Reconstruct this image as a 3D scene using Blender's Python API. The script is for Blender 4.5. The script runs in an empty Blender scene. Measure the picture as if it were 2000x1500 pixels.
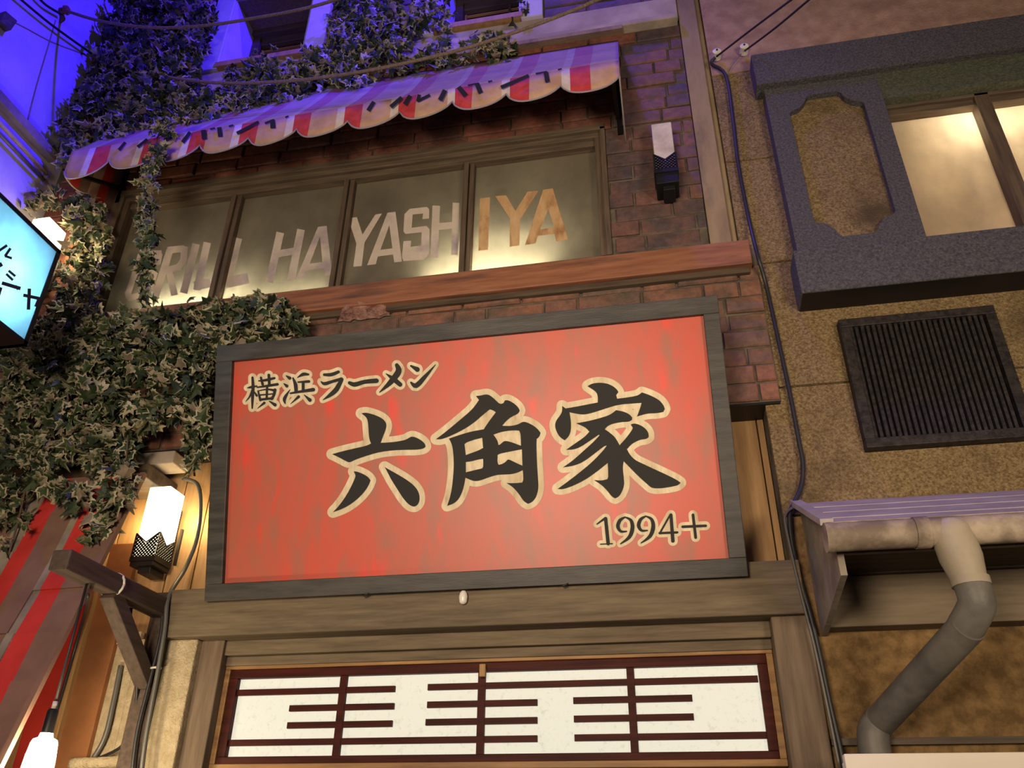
import bpy, bmesh, math, random
import numpy as np
from mathutils import Vector, Matrix
from mathutils.geometry import tessellate_polygon
random.seed(7)
SC = bpy.context.scene
COL = SC.collection
# ------------------------------------------------------------------ camera
F = 1620.0
_v = np.array([35, -2785, F]); _x = np.array([9400, -860, -F])
_v = _v/np.linalg.norm(_v); _x = _x-_v*_x.dot(_v); _x /= np.linalg.norm(_x); _y = -np.cross(_x, _v)
RR = np.stack([_x, _y, _v], 1)          # world -> camera (x right, y down, z forward)
CAM = np.array([0, -4.7, 1.6])
cd = bpy.data.cameras.new('camera'); cam = bpy.data.objects.new('camera', cd); COL.objects.link(cam)
cd.sensor_width = 36; cd.lens = 36*F/2000; cd.clip_end = 200
M4 = Matrix.Identity(4)
for i in range(3):
    M4[i][0] = RR[0, i]; M4[i][1] = -RR[1, i]; M4[i][2] = -RR[2, i]; M4[i][3] = CAM[i]
cam.matrix_world = M4
SC.camera = cam
# ------------------------------------------------------------------ light
SC.view_settings.view_transform = 'Standard'; SC.view_settings.look = 'None'
SC.view_settings.exposure = 0.0; SC.view_settings.gamma = 1.0; SC.view_settings.use_curve_mapping = False
W = bpy.data.worlds.new('world'); SC.world = W; W.use_nodes = True
W.node_tree.nodes['Background'].inputs[0].default_value = (0.30, 0.25, 0.25, 1)
W.node_tree.nodes['Background'].inputs[1].default_value = 0.22
def aim(o, tgt):
    d = Vector(tgt)-Vector(o.location); o.rotation_euler = d.to_track_quat('-Z', 'Y').to_euler()
def area(name, loc, tgt, size, power, col, sy=None):
    l = bpy.data.lights.new(name, 'AREA'); l.energy = power; l.color = col; l.size = size
    if sy: l.shape = 'RECTANGLE'; l.size_y = sy
    o = bpy.data.objects.new(name, l); COL.objects.link(o); o.location = loc; aim(o, tgt); return o
def spot(name, loc, tgt, power, col, ang=60, blend=0.6, rad=0.15):
    l = bpy.data.lights.new(name, 'SPOT'); l.energy = power; l.color = col
    l.spot_size = math.radians(ang); l.spot_blend = blend; l.shadow_soft_size = rad
    o = bpy.data.objects.new(name, l); COL.objects.link(o); o.location = loc; aim(o, tgt); return o
def point(name, loc, power, col, rad=0.03):
    l = bpy.data.lights.new(name, 'POINT'); l.energy = power; l.color = col; l.shadow_soft_size = rad
    o = bpy.data.objects.new(name, l); COL.objects.link(o); o.location = loc; return o
WARM = (1.0, 0.80, 0.58); BLUE = (0.045, 0.012, 1.0); VIOLET = (0.36, 0.20, 1.0)
spot('warm_fill_front', (-1.6, -7.2, 2.5), (-1.4, 0, 3.8), 1450, WARM, 76, 0.8, 0.9)  # added unseen warm fill, set low to brighten the facade and under the awning
spot('warm_fill_right', (3.2, -6.0, 2.4), (1.9, 0, 5.0), 900, (1.0, 0.80, 0.58), 72, 0.8, 0.7)  # second added warm fill, out of view, for the right building
spot('sign_light', (-1.0, -5.2, 2.8), (-1.25, -.3, 3.9), 210, (1.0, 0.82, 0.66), 42, 0.7, 0.2)
spot('blue_flood_side', (2.2, -3.0, 10.2), (-5.2, -.3, 8.4), 5200, BLUE, 50, 0.7, 0.10)
spot('violet_flood_top', (-1.2, -1.5, 11.6), (-1.7, -.1, 7.4), 1000, (0.17, 0.07, 1.0), 84, 0.7, 0.12)
spot('violet_flood_right', (1.3, -1.2, 11.5), (1.3, -.6, 3.0), 150, (0.50, 0.32, 1.0), 50, 0.9, 0.15)

# ------------------------------------------------------------------ pixel helpers
def ray(x, y): return RR.T @ np.array([x-1000, y-750, F])
def P(x, y, Y=0.0):
    d = ray(x, y); return CAM+d*((Y-CAM[1])/d[1])
def PX(x, y, X):
    d = ray(x, y); return CAM+d*((X-CAM[0])/d[0])
def PN(x, y, o, n):
    d = ray(x, y); return CAM+d*(np.dot(np.array(o)-CAM, n)/np.dot(d, n))
def Q(p):
    c = RR @ (np.array(p)-CAM); return 1000+F*c[0]/c[2], 750+F*c[1]/c[2]
def A(*a): return np.array(a, float)
# ------------------------------------------------------------------ materials
def newmat(name):
    m = bpy.data.materials.new(name); m.use_nodes = True
    return m, m.node_tree.nodes, m.node_tree.links, m.node_tree.nodes['Principled BSDF']
def c4(c): return (c[0], c[1], c[2], 1)
def srgb(r, g, b):
    f = lambda v: (v/255/12.92) if v/255 <= 0.04045 else ((v/255+0.055)/1.055)**2.4
    return (f(r), f(g), f(b))
def coords(n, l, kind='Object', scale=(1, 1, 1)):
    t = n.new('ShaderNodeTexCoord'); mp = n.new('ShaderNodeMapping'); mp.inputs['Scale'].default_value = scale
    if kind == 'World':
        g = n.new('ShaderNodeNewGeometry'); l.new(g.outputs['Position'], mp.inputs[0])
    else: l.new(t.outputs[kind], mp.inputs[0])
    return mp.outputs[0]
def ramp(n, l, src, stops):
    r = n.new('ShaderNodeValToRGB'); l.new(src, r.inputs[0]); e = r.color_ramp.elements
    while len(e) < len(stops): e.new(0.5)
    for i, (p, c) in enumerate(stops): e[i].position = p; e[i].color = c4(c)
    return r.outputs[0]
def noise(n, l, vec, s, d=4, rough=0.6):
    t = n.new('ShaderNodeTexNoise'); t.inputs['Scale'].default_value = s; t.inputs['Detail'].default_value = d
    t.inputs['Roughness'].default_value = rough; l.new(vec, t.inputs['Vector']); return t.outputs['Fac']
def mix(n, l, f, a, b, mode='MIX'):
    m = n.new('ShaderNodeMix'); m.data_type = 'RGBA'; m.blend_type = mode
    for sock, v in ((m.inputs[0], f), (m.inputs[6], a), (m.inputs[7], b)):
        if hasattr(v, 'links'): l.new(v, sock)
        elif isinstance(v, (int, float)): sock.default_value = v
        else: sock.default_value = c4(v)
    return m.outputs[2]
def bump(n, l, bs, h, st=0.4, dist=0.01):
    b = n.new('ShaderNodeBump'); b.inputs['Strength'].default_value = st; b.inputs['Distance'].default_value = dist
    l.new(h, b.inputs['Height']); l.new(b.outputs[0], bs.inputs['Normal'])
def mat_noise(name, c1, c2, scale=4, rough=0.8, stretch=(1, 1, 1), bs=0.3, bscale=30, bd=0.01, c3=None, metal=0, lo=.35, hi=.65, c3s=9):
    m, n, l, b = newmat(name); v = coords(n, l, 'World', stretch); b.inputs['Specular IOR Level'].default_value = .1 if name == 'shoji_wood' else .35
    f = noise(n, l, v, scale); col = ramp(n, l, f, [(lo, c1), (hi, c2)])
    if c3 is not None:
        f2 = noise(n, l, v, c3s, 5); mk = ramp(n, l, f2, [(0.52, (0, 0, 0)), (0.72, (1, 1, 1))]); col = mix(n, l, mk, col, c3)
    l.new(col, b.inputs['Base Color']); b.inputs['Roughness'].default_value = rough; b.inputs['Metallic'].default_value = metal
    if bs: bump(n, l, b, noise(n, l, v, bscale, 5), bs, bd)
    return m
def mat_flat(name, c, rough=0.7, metal=0, emit=None, es=0):
    m, n, l, b = newmat(name); b.inputs['Base Color'].default_value = c4(c); b.inputs['Roughness'].default_value = rough
    b.inputs['Metallic'].default_value = metal
    if emit: b.inputs['Emission Color'].default_value = c4(emit); b.inputs['Emission Strength'].default_value = es
    return m
def mat_brick(name, cols, soot):
    m, n, l, b = newmat(name)
    oi = n.new('ShaderNodeObjectInfo'); v = coords(n, l, 'World')
    col = ramp(n, l, oi.outputs['Random'], [(i/(len(cols)-1), c) for i, c in enumerate(cols)])
    f = noise(n, l, v, 2.2, 3); mk = ramp(n, l, f, [(0.42, (0, 0, 0)), (0.62, (1, 1, 1))])
    col = mix(n, l, mk, col, soot)
    f2 = noise(n, l, v, 22, 5); col = mix(n, l, ramp(n, l, f2, [(0.35, (0.55,)*3), (0.65, (1.15,)*3)]), (0, 0, 0), col) if False else mix(n, l, 0.7, col, ramp(n, l, f2, [(0.35, (.62,)*3), (0.68, (1.25,)*3)]), 'MULTIPLY')
    l.new(col, b.inputs['Base Color']); b.inputs['Roughness'].default_value = 0.75
    bump(n, l, b, noise(n, l, v, 40, 6, .7), 0.6, 0.01)
    return m
def mat_wood(name, c1, c2, axis='x', rough=0.65, fine=1.0, c3=None):
    st = {'x': (1.2, 14, 14), 'z': (14, 14, 1.2), 'y': (14, 1.2, 14)}[axis]
    m = mat_noise(name, c1, c2, 2.2*fine, rough, st, 0.25, 8, 0.004, c3, lo=.3, hi=.7, c3s=1.0)
    return m
def mat_glassy(name, c, trans, tcol, rough=0.35, noise_amt=True, c2=None):
    m, n, l, b = newmat(name); out = n['Material Output']; v = coords(n, l, 'World')
    t = n.new('ShaderNodeBsdfTranslucent'); ms = n.new('ShaderNodeMixShader'); ms.inputs[0].default_value = trans
    f = noise(n, l, v, 2.5, 5); f2 = noise(n, l, coords(n, l, 'World', (1.6, 1.6, 1)), 3, 5)
    c2 = c2 or tuple(k*0.6 for k in c)
    l.new(ramp(n, l, f, [(0.35, c2), (0.65, c)]), b.inputs['Base Color'])
    l.new(ramp(n, l, f2, [(0.3, tuple(k*0.72 for k in tcol)), (0.65, tcol)]), t.inputs['Color'])
    b.inputs['Roughness'].default_value = rough
    l.new(b.outputs[0], ms.inputs[1]); l.new(t.outputs[0], ms.inputs[2]); l.new(ms.outputs[0], out.inputs[0])
    return m
M = {}
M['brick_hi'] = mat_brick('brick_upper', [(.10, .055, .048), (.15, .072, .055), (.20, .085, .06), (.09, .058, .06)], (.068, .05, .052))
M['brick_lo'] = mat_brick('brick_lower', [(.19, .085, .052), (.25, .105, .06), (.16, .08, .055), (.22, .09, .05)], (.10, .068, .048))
M['brick_dark'] = mat_brick('brick_dark', [(.19, .065, .04), (.27, .095, .055), (.22, .07, .045)], (.12, .05, .035))
M['mortar'] = mat_noise('mortar', (.05, .04, .032), (.14, .115, .085), 6, 0.95, bs=.5)
M['rough_stone'] = mat_noise('rough_stone', (.16, .07, .055), (.34, .19, .15), 18, 0.9, bs=1, bscale=22, bd=.03)
M['ledge'] = mat_wood('ledge_wood', (.19, .072, .036), (.31, .13, .066), 'x', .6, c3=(.07, .035, .03))
M['plank'] = mat_wood('tan_plank', (.28, .155, .065), (.42, .25, .11), 'z', .7)
M['beam'] = mat_wood('beam_wood', (.095, .070, .042), (.19, .142, .088), 'x', .75)
M['darkwood'] = mat_wood('dark_wood', (.045, .03, .02), (.10, .07, .045), 'x', .6)
M['post'] = mat_wood('post_wood', (.11, .075, .05), (.19, .135, .09), 'z', .75)
M['brace'] = mat_wood('bracket_wood', (.05, .034, .026), (.10, .068, .05), 'y', .75)
M['winframe'] = mat_wood('window_frame_wood', (.065, .047, .032), (.15, .108, .07), 'x', .6)
M['winframe_z'] = mat_wood('window_frame_wood_v', (.065, .045, .032), (.15, .105, .07), 'z', .6)
M['shojiwood'] = mat_wood('shoji_wood', (.030, .007, .005), (.075, .014, .010), 'x', .5)
M['oak'] = mat_wood('oak_trim', (.20, .10, .035), (.40, .22, .08), 'x', .5)
M['stucco'] = mat_noise('ochre_stucco', (.20, .125, .052), (.47, .335, .165), 70, .95, bs=1.0, bscale=80, bd=.04, c3=(.13, .09, .045), c3s=1.6)
M['stucco_up'] = mat_noise('upper_stucco', (.28, .17, .125), (.42, .27, .20), 7, .95, bs=.7, bscale=50, bd=.02, c3=(.17, .10, .10), c3s=1.3)
M['stucco_low'] = mat_noise('brown_stucco', (.12, .07, .025), (.25, .15, .06), 14, .95, bs=.8, bscale=45, bd=.02)
M['cream'] = mat_noise('cream_stucco', (.42, .33, .20), (.54, .44, .29), 20, .95, bs=.9, bscale=60, bd=.02)
M['grey'] = mat_noise('grey_granite', (.055, .052, .062), (.125, .118, .125), 60, .9, bs=1, bscale=75, bd=.022, c3=(.16, .15, .15), c3s=70)
M['grey_green'] = mat_noise('green_granite', (.065, .075, .05), (.13, .135, .09), 50, .9, bs=1, bscale=75, bd=.02)
M['plaster'] = mat_noise('pale_plaster', (.30, .24, .19), (.46, .38, .30), 3, .9, bs=.4, bscale=30)
M['pillar'] = mat_noise('pillar_plaster', (.20, .14, .085), (.36, .27, .165), 3, .9, (1, 1, .3), bs=.5, bscale=60, c3=(.08, .055, .045), c3s=3)
M['tint_w'] = mat_noise('violet_tint_pale_canvas', (.30, .24, .26), (.37, .30, .31), 8, .85, bs=.2, bscale=80, bd=.003)  # awning slope copies: violet light's tint and flat contrast mixed into the canvas colours
M['tint_r'] = mat_noise('violet_tint_red_canvas', (.26, .10, .16), (.31, .13, .19), 8, .85, bs=.2, bscale=80, bd=.003)
M['tint_t'] = mat_noise('violet_tint_tan_canvas', (.27, .19, .21), (.34, .24, .25), 8, .85, bs=.2, bscale=80, bd=.003)
M['bluewall'] = mat_noise('painted_plaster', (.40, .38, .46), (.58, .54, .62), 1.6, .8, bs=.25, bscale=14)
M['ropem'] = mat_noise('rope_fibre', (.16, .11, .075), (.26, .19, .13), 60, .9, bs=.8, bscale=120)
M['wire'] = mat_flat('black_rubber', (.018, .017, .02), .5)
M['wire_grey'] = mat_flat('grey_conduit', (.10, .095, .085), .4)
M['tie'] = mat_flat('white_cable_tie', (.62, .58, .48), .5)
M['porcelain'] = mat_flat('porcelain', (.75, .70, .62), .25)
M['signframe'] = mat_noise('sign_frame_paint', (.030, .028, .025), (.062, .057, .050), 3, .5, (1, 1, 8), bs=.3, bscale=18, bd=.004)
M['black_metal'] = mat_flat('black_metal', (.012, .011, .011), .45, .3)
M['vent'] = mat_noise('vent_iron', (.012, .010, .010), (.040, .032, .030), 30, .55, bs=.6, bscale=60, bd=.004, metal=.3)
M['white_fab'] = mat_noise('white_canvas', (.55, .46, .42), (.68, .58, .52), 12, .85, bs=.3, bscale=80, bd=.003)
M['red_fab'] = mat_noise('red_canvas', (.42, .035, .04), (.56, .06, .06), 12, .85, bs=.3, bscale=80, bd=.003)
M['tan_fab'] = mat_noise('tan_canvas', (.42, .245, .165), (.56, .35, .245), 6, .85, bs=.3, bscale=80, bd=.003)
M['trim_fab'] = mat_flat('grey_piping', (.30, .27, .25), .8)
M['brown_fab'] = mat_noise('brown_canvas', (.16, .085, .06), (.21, .115, .08), 4, .85, bs=.2, bscale=20, bd=.003)
M['red_fab2'] = mat_noise('bright_red_canvas', (.42, .022, .016), (.55, .035, .025), 3, .8, bs=.2, bscale=20, bd=.003)
M['orange_fab'] = mat_noise('orange_canvas', (.22, .085, .032), (.33, .135, .05), 3, .8, bs=.2, bscale=12, bd=.006)
M['ink'] = mat_flat('black_lettering', (.014, .013, .011), .8)
M['navy'] = mat_flat('navy_lettering', (.010, .010, .014), 1.0)
M['cream_ink'] = mat_noise('cream_lettering', (.56, .46, .30), (.74, .63, .44), 4, .7, (9, 9, 1.3), bs=0, c3=(.44, .33, .19), c3s=2)
M['leaf'] = mat_noise('ivy_green', (.020, .036, .013), (.058, .085, .030), 10, .55, bs=0)
M['leaf_edge'] = mat_noise('ivy_cream_edge', (.10, .10, .05), (.42, .36, .24), 7, .6, bs=0, lo=.40, hi=.58)
M['leaf_dry'] = mat_noise('ivy_brown', (.13, .10, .065), (.26, .20, .14), 12, .7, bs=0)
M['leaf_dark'] = mat_noise('ivy_dark_green', (.012, .022, .010), (.040, .058, .024), 10, .55, bs=0)
M['stem'] = mat_flat('ivy_stem', (.10, .065, .04), .8)
M['gutter'] = mat_noise('weathered_gutter', (.16, .12, .085), (.42, .34, .25), 5, .6, (1, 1, 1), bs=.4, bscale=18, c3=(.10, .075, .05), c3s=4)
M['downspout'] = mat_noise('grey_downspout', (.085, .078, .068), (.17, .155, .13), 4, .5, bs=.3, bscale=20)
M['funnel'] = mat_noise('pale_funnel', (.30, .25, .18), (.40, .34, .25), 3, .55, bs=.2, bscale=20)
M['roofm'] = mat_noise('roof_sheet', (.30, .26, .25), (.42, .37, .36), 4, .5, bs=.2, bscale=15)
M['board'] = mat_noise('weathered_board', (.16, .13, .095), (.30, .25, .19), 4, .7, bs=.4, bscale=20)
M['eave'] = mat_wood('eave_beam', (.13, .098, .062), (.20, .152, .10), 'x', .8)
M['white_board'] = mat_noise('white_board', (.80, .72, .60), (.88, .80, .68), 1.2, .7, bs=0)
M['pane'] = mat_glassy('dirty_glass', (.20, .165, .12), .42, (.80, .76, .64), .45, c2=(.13, .105, .08))
M['pane_r'] = mat_glassy('marbled_glass', (.46, .37, .29), .5, (.95, .86, .72), .25)
M['lightbox'] = mat_glassy('lightbox_face', (.35, .55, .75), .75, (.62, .88, 1.0), .3)
M['glass_lit'] = mat_flat('lit_lantern_glass', (.9, .85, .7), .3, 0, (1.0, .86, .56), 3.6)
M['glass_off'] = mat_noise('frosted_lantern_glass', (.42, .36, .32), (.62, .55, .50), 9, .35, bs=.1)
M['paper'] = None
M['bulb'] = mat_flat('lit_bulb_glass', (.9, .85, .7), .3, 0, (1.0, .88, .62), 10)
M['ground'] = mat_noise('asphalt', (.05, .048, .045), (.08, .075, .07), 20, .9)
M['darkglass'] = mat_flat('dark_window_glass', (.02, .018, .02), .15)
def paper():
    m, n, l, b = newmat('washi_paper'); v = coords(n, l, 'World', (1, 1, 1))
    f = noise(n, l, v, 30, 6, .75); c = ramp(n, l, f, [(0.33, (.80, .78, .62)), (0.45, (1.0, .97, .80))])
    b.inputs['Base Color'].default_value = (.25, .24, .19, 1); b.inputs['Roughness'].default_value = .8
    l.new(c, b.inputs['Emission Color']); b.inputs['Emission Strength'].default_value = .66
    bump(n, l, b, f, .4, .01); return m
M['paper'] = paper()
def redpanel():
    m, n, l, b = newmat('red_sign_paint')
    v = coords(n, l, 'World', (1, 1, .22)); v2 = coords(n, l, 'World', (1, 1, .12))
    f = noise(n, l, v, 2.0, 3, .55); col = ramp(n, l, f, [(0.38, (.52, .068, .036)), (0.62, (.42, .088, .052))])
    f2 = noise(n, l, v2, 9, 4); mk = ramp(n, l, f2, [(0.46, (0,)*3), (0.68, (1,)*3)]); col = mix(n, l, mk, col, (.33, .105, .065))
    f3 = noise(n, l, v2, 6, 2); mk = ramp(n, l, f3, [(0.60, (0,)*3), (0.70, (1,)*3)]); col = mix(n, l, mk, col, (.64, .050, .026))
    l.new(col, b.inputs['Base Color']); b.inputs['Roughness'].default_value = .45; return m
M['red'] = redpanel()

# ------------------------------------------------------------------ mesh building
class MB:
    def __init__(s): s.v = []; s.f = []; s.m = []
    def add(s, vs, fs, mi=0):
        o = len(s.v); s.v += [tuple(map(float, p)) for p in vs]; s.f += [tuple(i+o for i in f) for f in fs]
        s.m += ([mi]*len(fs) if isinstance(mi, int) else mi); return s
    def box(s, x0, x1, y0, y1, z0, z1, mi=0):
        return s.add([(x0, y0, z0), (x1, y0, z0), (x1, y1, z0), (x0, y1, z0), (x0, y0, z1), (x1, y0, z1), (x1, y1, z1), (x0, y1, z1)],
                     [(0, 3, 2, 1), (4, 5, 6, 7), (0, 1, 5, 4), (1, 2, 6, 5), (2, 3, 7, 6), (3, 0, 4, 7)], mi)
    def prism(s, poly, vec, mi=0, holes=()):
        loops = [[np.array(p, float) for p in poly]]+[[np.array(p, float) for p in h] for h in holes]
        tris = tessellate_polygon([[Vector(p) for p in lp] for lp in loops])
        flat = [p for lp in loops for p in lp]; n = len(flat); vec = np.array(vec, float)
        vs = flat+[p+vec for p in flat]; fs = [tuple(t) for t in tris]+[tuple(i+n for i in reversed(t)) for t in tris]
        o = 0
        for lp in loops:
            k = len(lp)
            for i in range(k): a = o+i; b = o+(i+1) % k; fs.append((a, b, b+n, a+n))
            o += k
        return s.add(vs, fs, mi)
    def bar(s, a, b, w, h, up=(0, 0, 1), mi=0):
        a = np.array(a, float); b = np.array(b, float); d = b-a; L = np.linalg.norm(d); d = d/L
        u = np.array(up, float); u = u-d*u.dot(d); u /= np.linalg.norm(u); r = np.cross(d, u)
        vs = []
        for q in (a, b):
            for (i, j) in ((-1, -1), (1, -1), (1, 1), (-1, 1)): vs.append(q+r*w/2*i+u*h/2*j)
        return s.add(vs, [(0, 1, 2, 3), (7, 6, 5, 4), (0, 4, 5, 1), (1, 5, 6, 2), (2, 6, 7, 3), (3, 7, 4, 0)], mi)
    def tube(s, pts, rad, k=8, mi=0, cap=True, sub=5):
        pts = [np.array(p, float) for p in pts]
        rads = rad if isinstance(rad, (list, tuple)) else [rad]*len(pts)
        if sub > 1 and len(pts) > 2:
            q = []; rq = []
            for i in range(len(pts)-1):
                p0 = pts[max(i-1, 0)]; p1 = pts[i]; p2 = pts[i+1]; p3 = pts[min(i+2, len(pts)-1)]
                for j in range(sub):
                    t = j/sub; q.append(.5*((2*p1)+(p2-p0)*t+(2*p0-5*p1+4*p2-p3)*t*t+(3*p1-p0-3*p2+p3)*t**3)); rq.append(rads[i]*(1-t)+rads[i+1]*t)
            q.append(pts[-1]); rq.append(rads[-1]); pts = q; rads = rq
        vs = []; fs = []; ref = np.array([.3, .2, .93])
        for i, p in enumerate(pts):
            d = pts[min(i+1, len(pts)-1)]-pts[max(i-1, 0)]; d = d/(np.linalg.norm(d)+1e-9)
            u = ref-d*ref.dot(d)
            if np.linalg.norm(u) < .05: u = np.array([1., 0, 0])-d*d[0]
            u /= np.linalg.norm(u); ref = u; r = np.cross(d, u)
            for j in range(k):
                a = 2*math.pi*j/k; vs.append(p+rads[i]*(math.cos(a)*u+math.sin(a)*r))
        for i in range(len(pts)-1):
            for j in range(k): fs.append((i*k+j, i*k+(j+1) % k, (i+1)*k+(j+1) % k, (i+1)*k+j))
        if cap: fs.append(tuple(reversed(range(k)))); fs.append(tuple((len(pts)-1)*k+j for j in range(k)))
        return s.add(vs, fs, mi)
    def build(s, name, mats, parent=None, smooth=False, bev=0):
        me = bpy.data.meshes.new(name); off = wloc(parent)
        me.from_pydata([(a-off[0], b-off[1], c-off[2]) for a, b, c in s.v], [], s.f)
        if not isinstance(mats, (list, tuple)): mats = [mats]
        for m in mats: me.materials.append(M[m] if isinstance(m, str) else m)
        me.polygons.foreach_set('material_index', s.m)
        if smooth: me.polygons.foreach_set('use_smooth', [True]*len(me.polygons))
        bm = bmesh.new(); bm.from_mesh(me); bmesh.ops.recalc_face_normals(bm, faces=bm.faces)
        bm.to_mesh(me); bm.free()
        o = bpy.data.objects.new(name, me); COL.objects.link(o)
        if parent: o.parent = parent
        if bev:
            b = o.modifiers.new('bevel', 'BEVEL'); b.width = bev; b.segments = 2; b.limit_method = 'ANGLE'
        if smooth == 'auto': me.set_sharp_from_angle(angle=math.radians(40))
        return o
def wloc(o):
    v = Vector((0, 0, 0))
    while o: v = v+Vector(o.location); o = o.parent
    return v
def thing(name, label, cat, loc, group=None):
    o = bpy.data.objects.new(name, None); COL.objects.link(o); o.location = tuple(map(float, loc)); o.empty_display_size = .1
    o['label'] = label; o['category'] = cat
    if group: o['group'] = group
    return o
def tag(o, label, cat, group=None, kind=None):
    o['label'] = label; o['category'] = cat
    if group: o['group'] = group
    if kind: o['kind'] = kind
    return o
def struct(o, label=None, cat=None):
    o['kind'] = 'structure'
    if label: o['label'] = label
    if cat: o['category'] = cat
    return o
def origin(o, loc):
    """move a mesh object's origin to loc without moving the mesh"""
    d = Vector(loc)-Vector(o.location); o.data.transform(Matrix.Translation(-d)); o.location = loc; return o

# ------------------------------------------------------------------ strokes and glyph outlines
def smooth_poly(pts, it=2, ang=42):
    pts = [np.array(p, float) for p in pts]; n = len(pts); keep = []
    for i in range(n):
        a = pts[i]-pts[i-1]; b = pts[(i+1) % n]-pts[i]
        c = a.dot(b)/(np.linalg.norm(a)*np.linalg.norm(b)+1e-9); keep.append(math.degrees(math.acos(max(-1, min(1, c)))) > ang)
    for _ in range(it):
        q = []; kq = []; n = len(pts)
        for i in range(n):
            p = pts[i]; pa = pts[i-1]; pb = pts[(i+1) % n]
            if keep[i]: q.append(p); kq.append(True)
            else: q.append(p*.75+pa*.25); q.append(p*.75+pb*.25); kq += [False, False]
        pts, keep = q, kq
    return pts
JIT = [0]
def jit():
    JIT[0] = (JIT[0]+1) % 60; return JIT[0]*1.2e-5
def capsule(mb, proj, p0, r0, p1, r1, h, mi=0):
    """flat tapered capsule in a plane; proj(px,py)->3d, h -> raised along normal"""
    p0 = np.array(p0, float); p1 = np.array(p1, float); d = p1-p0; L = np.linalg.norm(d)+1e-9; a0 = math.atan2(d[1], d[0])
    pts = []
    for j in range(9): a = a0+math.pi/2+math.pi*j/8; pts.append(p0+r0*np.array([math.cos(a), math.sin(a)]))
    for j in range(9): a = a0-math.pi/2+math.pi*j/8; pts.append(p1+r1*np.array([math.cos(a), math.sin(a)]))
    hh = h+jit(); mb.add([proj(p[0], p[1], hh) for p in pts], [tuple(range(len(pts)))], mi)
def resample(st):
    """catmull through (x,y,w)"""
    if len(st) < 3: return [np.array(s, float) for s in st]
    p = [np.array(s, float) for s in st]; q = []
    for i in range(len(p)-1):
        a = p[max(i-1, 0)]; b = p[i]; c = p[i+1]; d = p[min(i+2, len(p)-1)]
        for j in range(4): t = j/4; q.append(.5*((2*b)+(c-a)*t+(2*a-5*b+4*c-d)*t*t+(3*b-a-3*c+d)*t**3))
    q.append(p[-1]); return q
def glyph_strokes(strokes, sc, off, proj, h, grow, mb, mi=0, smooth=True):
    for st in strokes:
        q = resample(st) if smooth else [np.array(s, float) for s in st]
        for i in range(len(q)-1):
            a, b = q[i], q[i+1]
            capsule(mb, proj, (off[0]+a[0]*sc, off[1]+a[1]*sc), max(a[2], 3)*sc/2+grow, (off[0]+b[0]*sc, off[1]+b[1]*sc), max(b[2], 3)*sc/2+grow, h, mi)
def glyph_poly(poly, holes, sc, off, proj, h, th, mb, mi=0, it=2):
    pp = [(off[0]+p[0]*sc, off[1]+p[1]*sc) for p in (smooth_poly(poly, it) if it else poly)]
    hh = [[(off[0]+p[0]*sc, off[1]+p[1]*sc) for p in (smooth_poly(q, it) if it else q)] for q in holes]
    f3 = [proj(p[0], p[1], h) for p in pp]; h3 = [[proj(p[0], p[1], h) for p in q] for q in hh]
    vec = proj(pp[0][0], pp[0][1], 0)-proj(pp[0][0], pp[0][1], th) if False else None
    loops = [f3]+h3; tris = tessellate_polygon([[Vector(p) for p in lp] for lp in loops])
    mb.add([p for lp in loops for p in lp], [tuple(t) for t in tris], mi)
    return pp, hh

# ================================================================== SETTING
g = MB().box(-9, 9, -9, 1.5, -.1, 0).build('floor', 'ground'); struct(g)

# ---- bricks
def brick_mesh(k):
    r = random.Random(k); L, H, D = 1.0, 1.0, 1.0
    e = .03; j = lambda s: r.uniform(-s, s)
    vs = [(-.5, 1, -.5), (.5, 1, -.5), (.5, 1, .5), (-.5, 1, .5),
          (-.5+j(.006), .12, -.5+j(.02)), (.5+j(.006), .12, -.5+j(.02)), (.5+j(.006), .12, .5+j(.02)), (-.5+j(.006), .12, .5+j(.02)),
          (-.5+.02, j(.06), -.5+.07), (.5-.02, j(.06), -.5+.07), (.5-.02, j(.06), .5-.07), (-.5+.02, j(.06), .5-.07), (j(.1), j(.08), j(.1))]
    fs = [(0, 1, 5, 4), (1, 2, 6, 5), (2, 3, 7, 6), (3, 0, 4, 7), (4, 5, 9, 8), (5, 6, 10, 9), (6, 7, 11, 10), (7, 4, 8, 11),
          (8, 9, 12), (9, 10, 12), (10, 11, 12), (11, 8, 12)]
    return vs, fs
BR = {}
def brick_data(mat):
    if mat not in BR:
        BR[mat] = []
        for k in range(6):
            vs, fs = brick_mesh(k); me = bpy.data.meshes.new('brick'); me.from_pydata(vs, [], fs); me.materials.append(M[mat]); BR[mat].append(me)
    return BR[mat]
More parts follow.
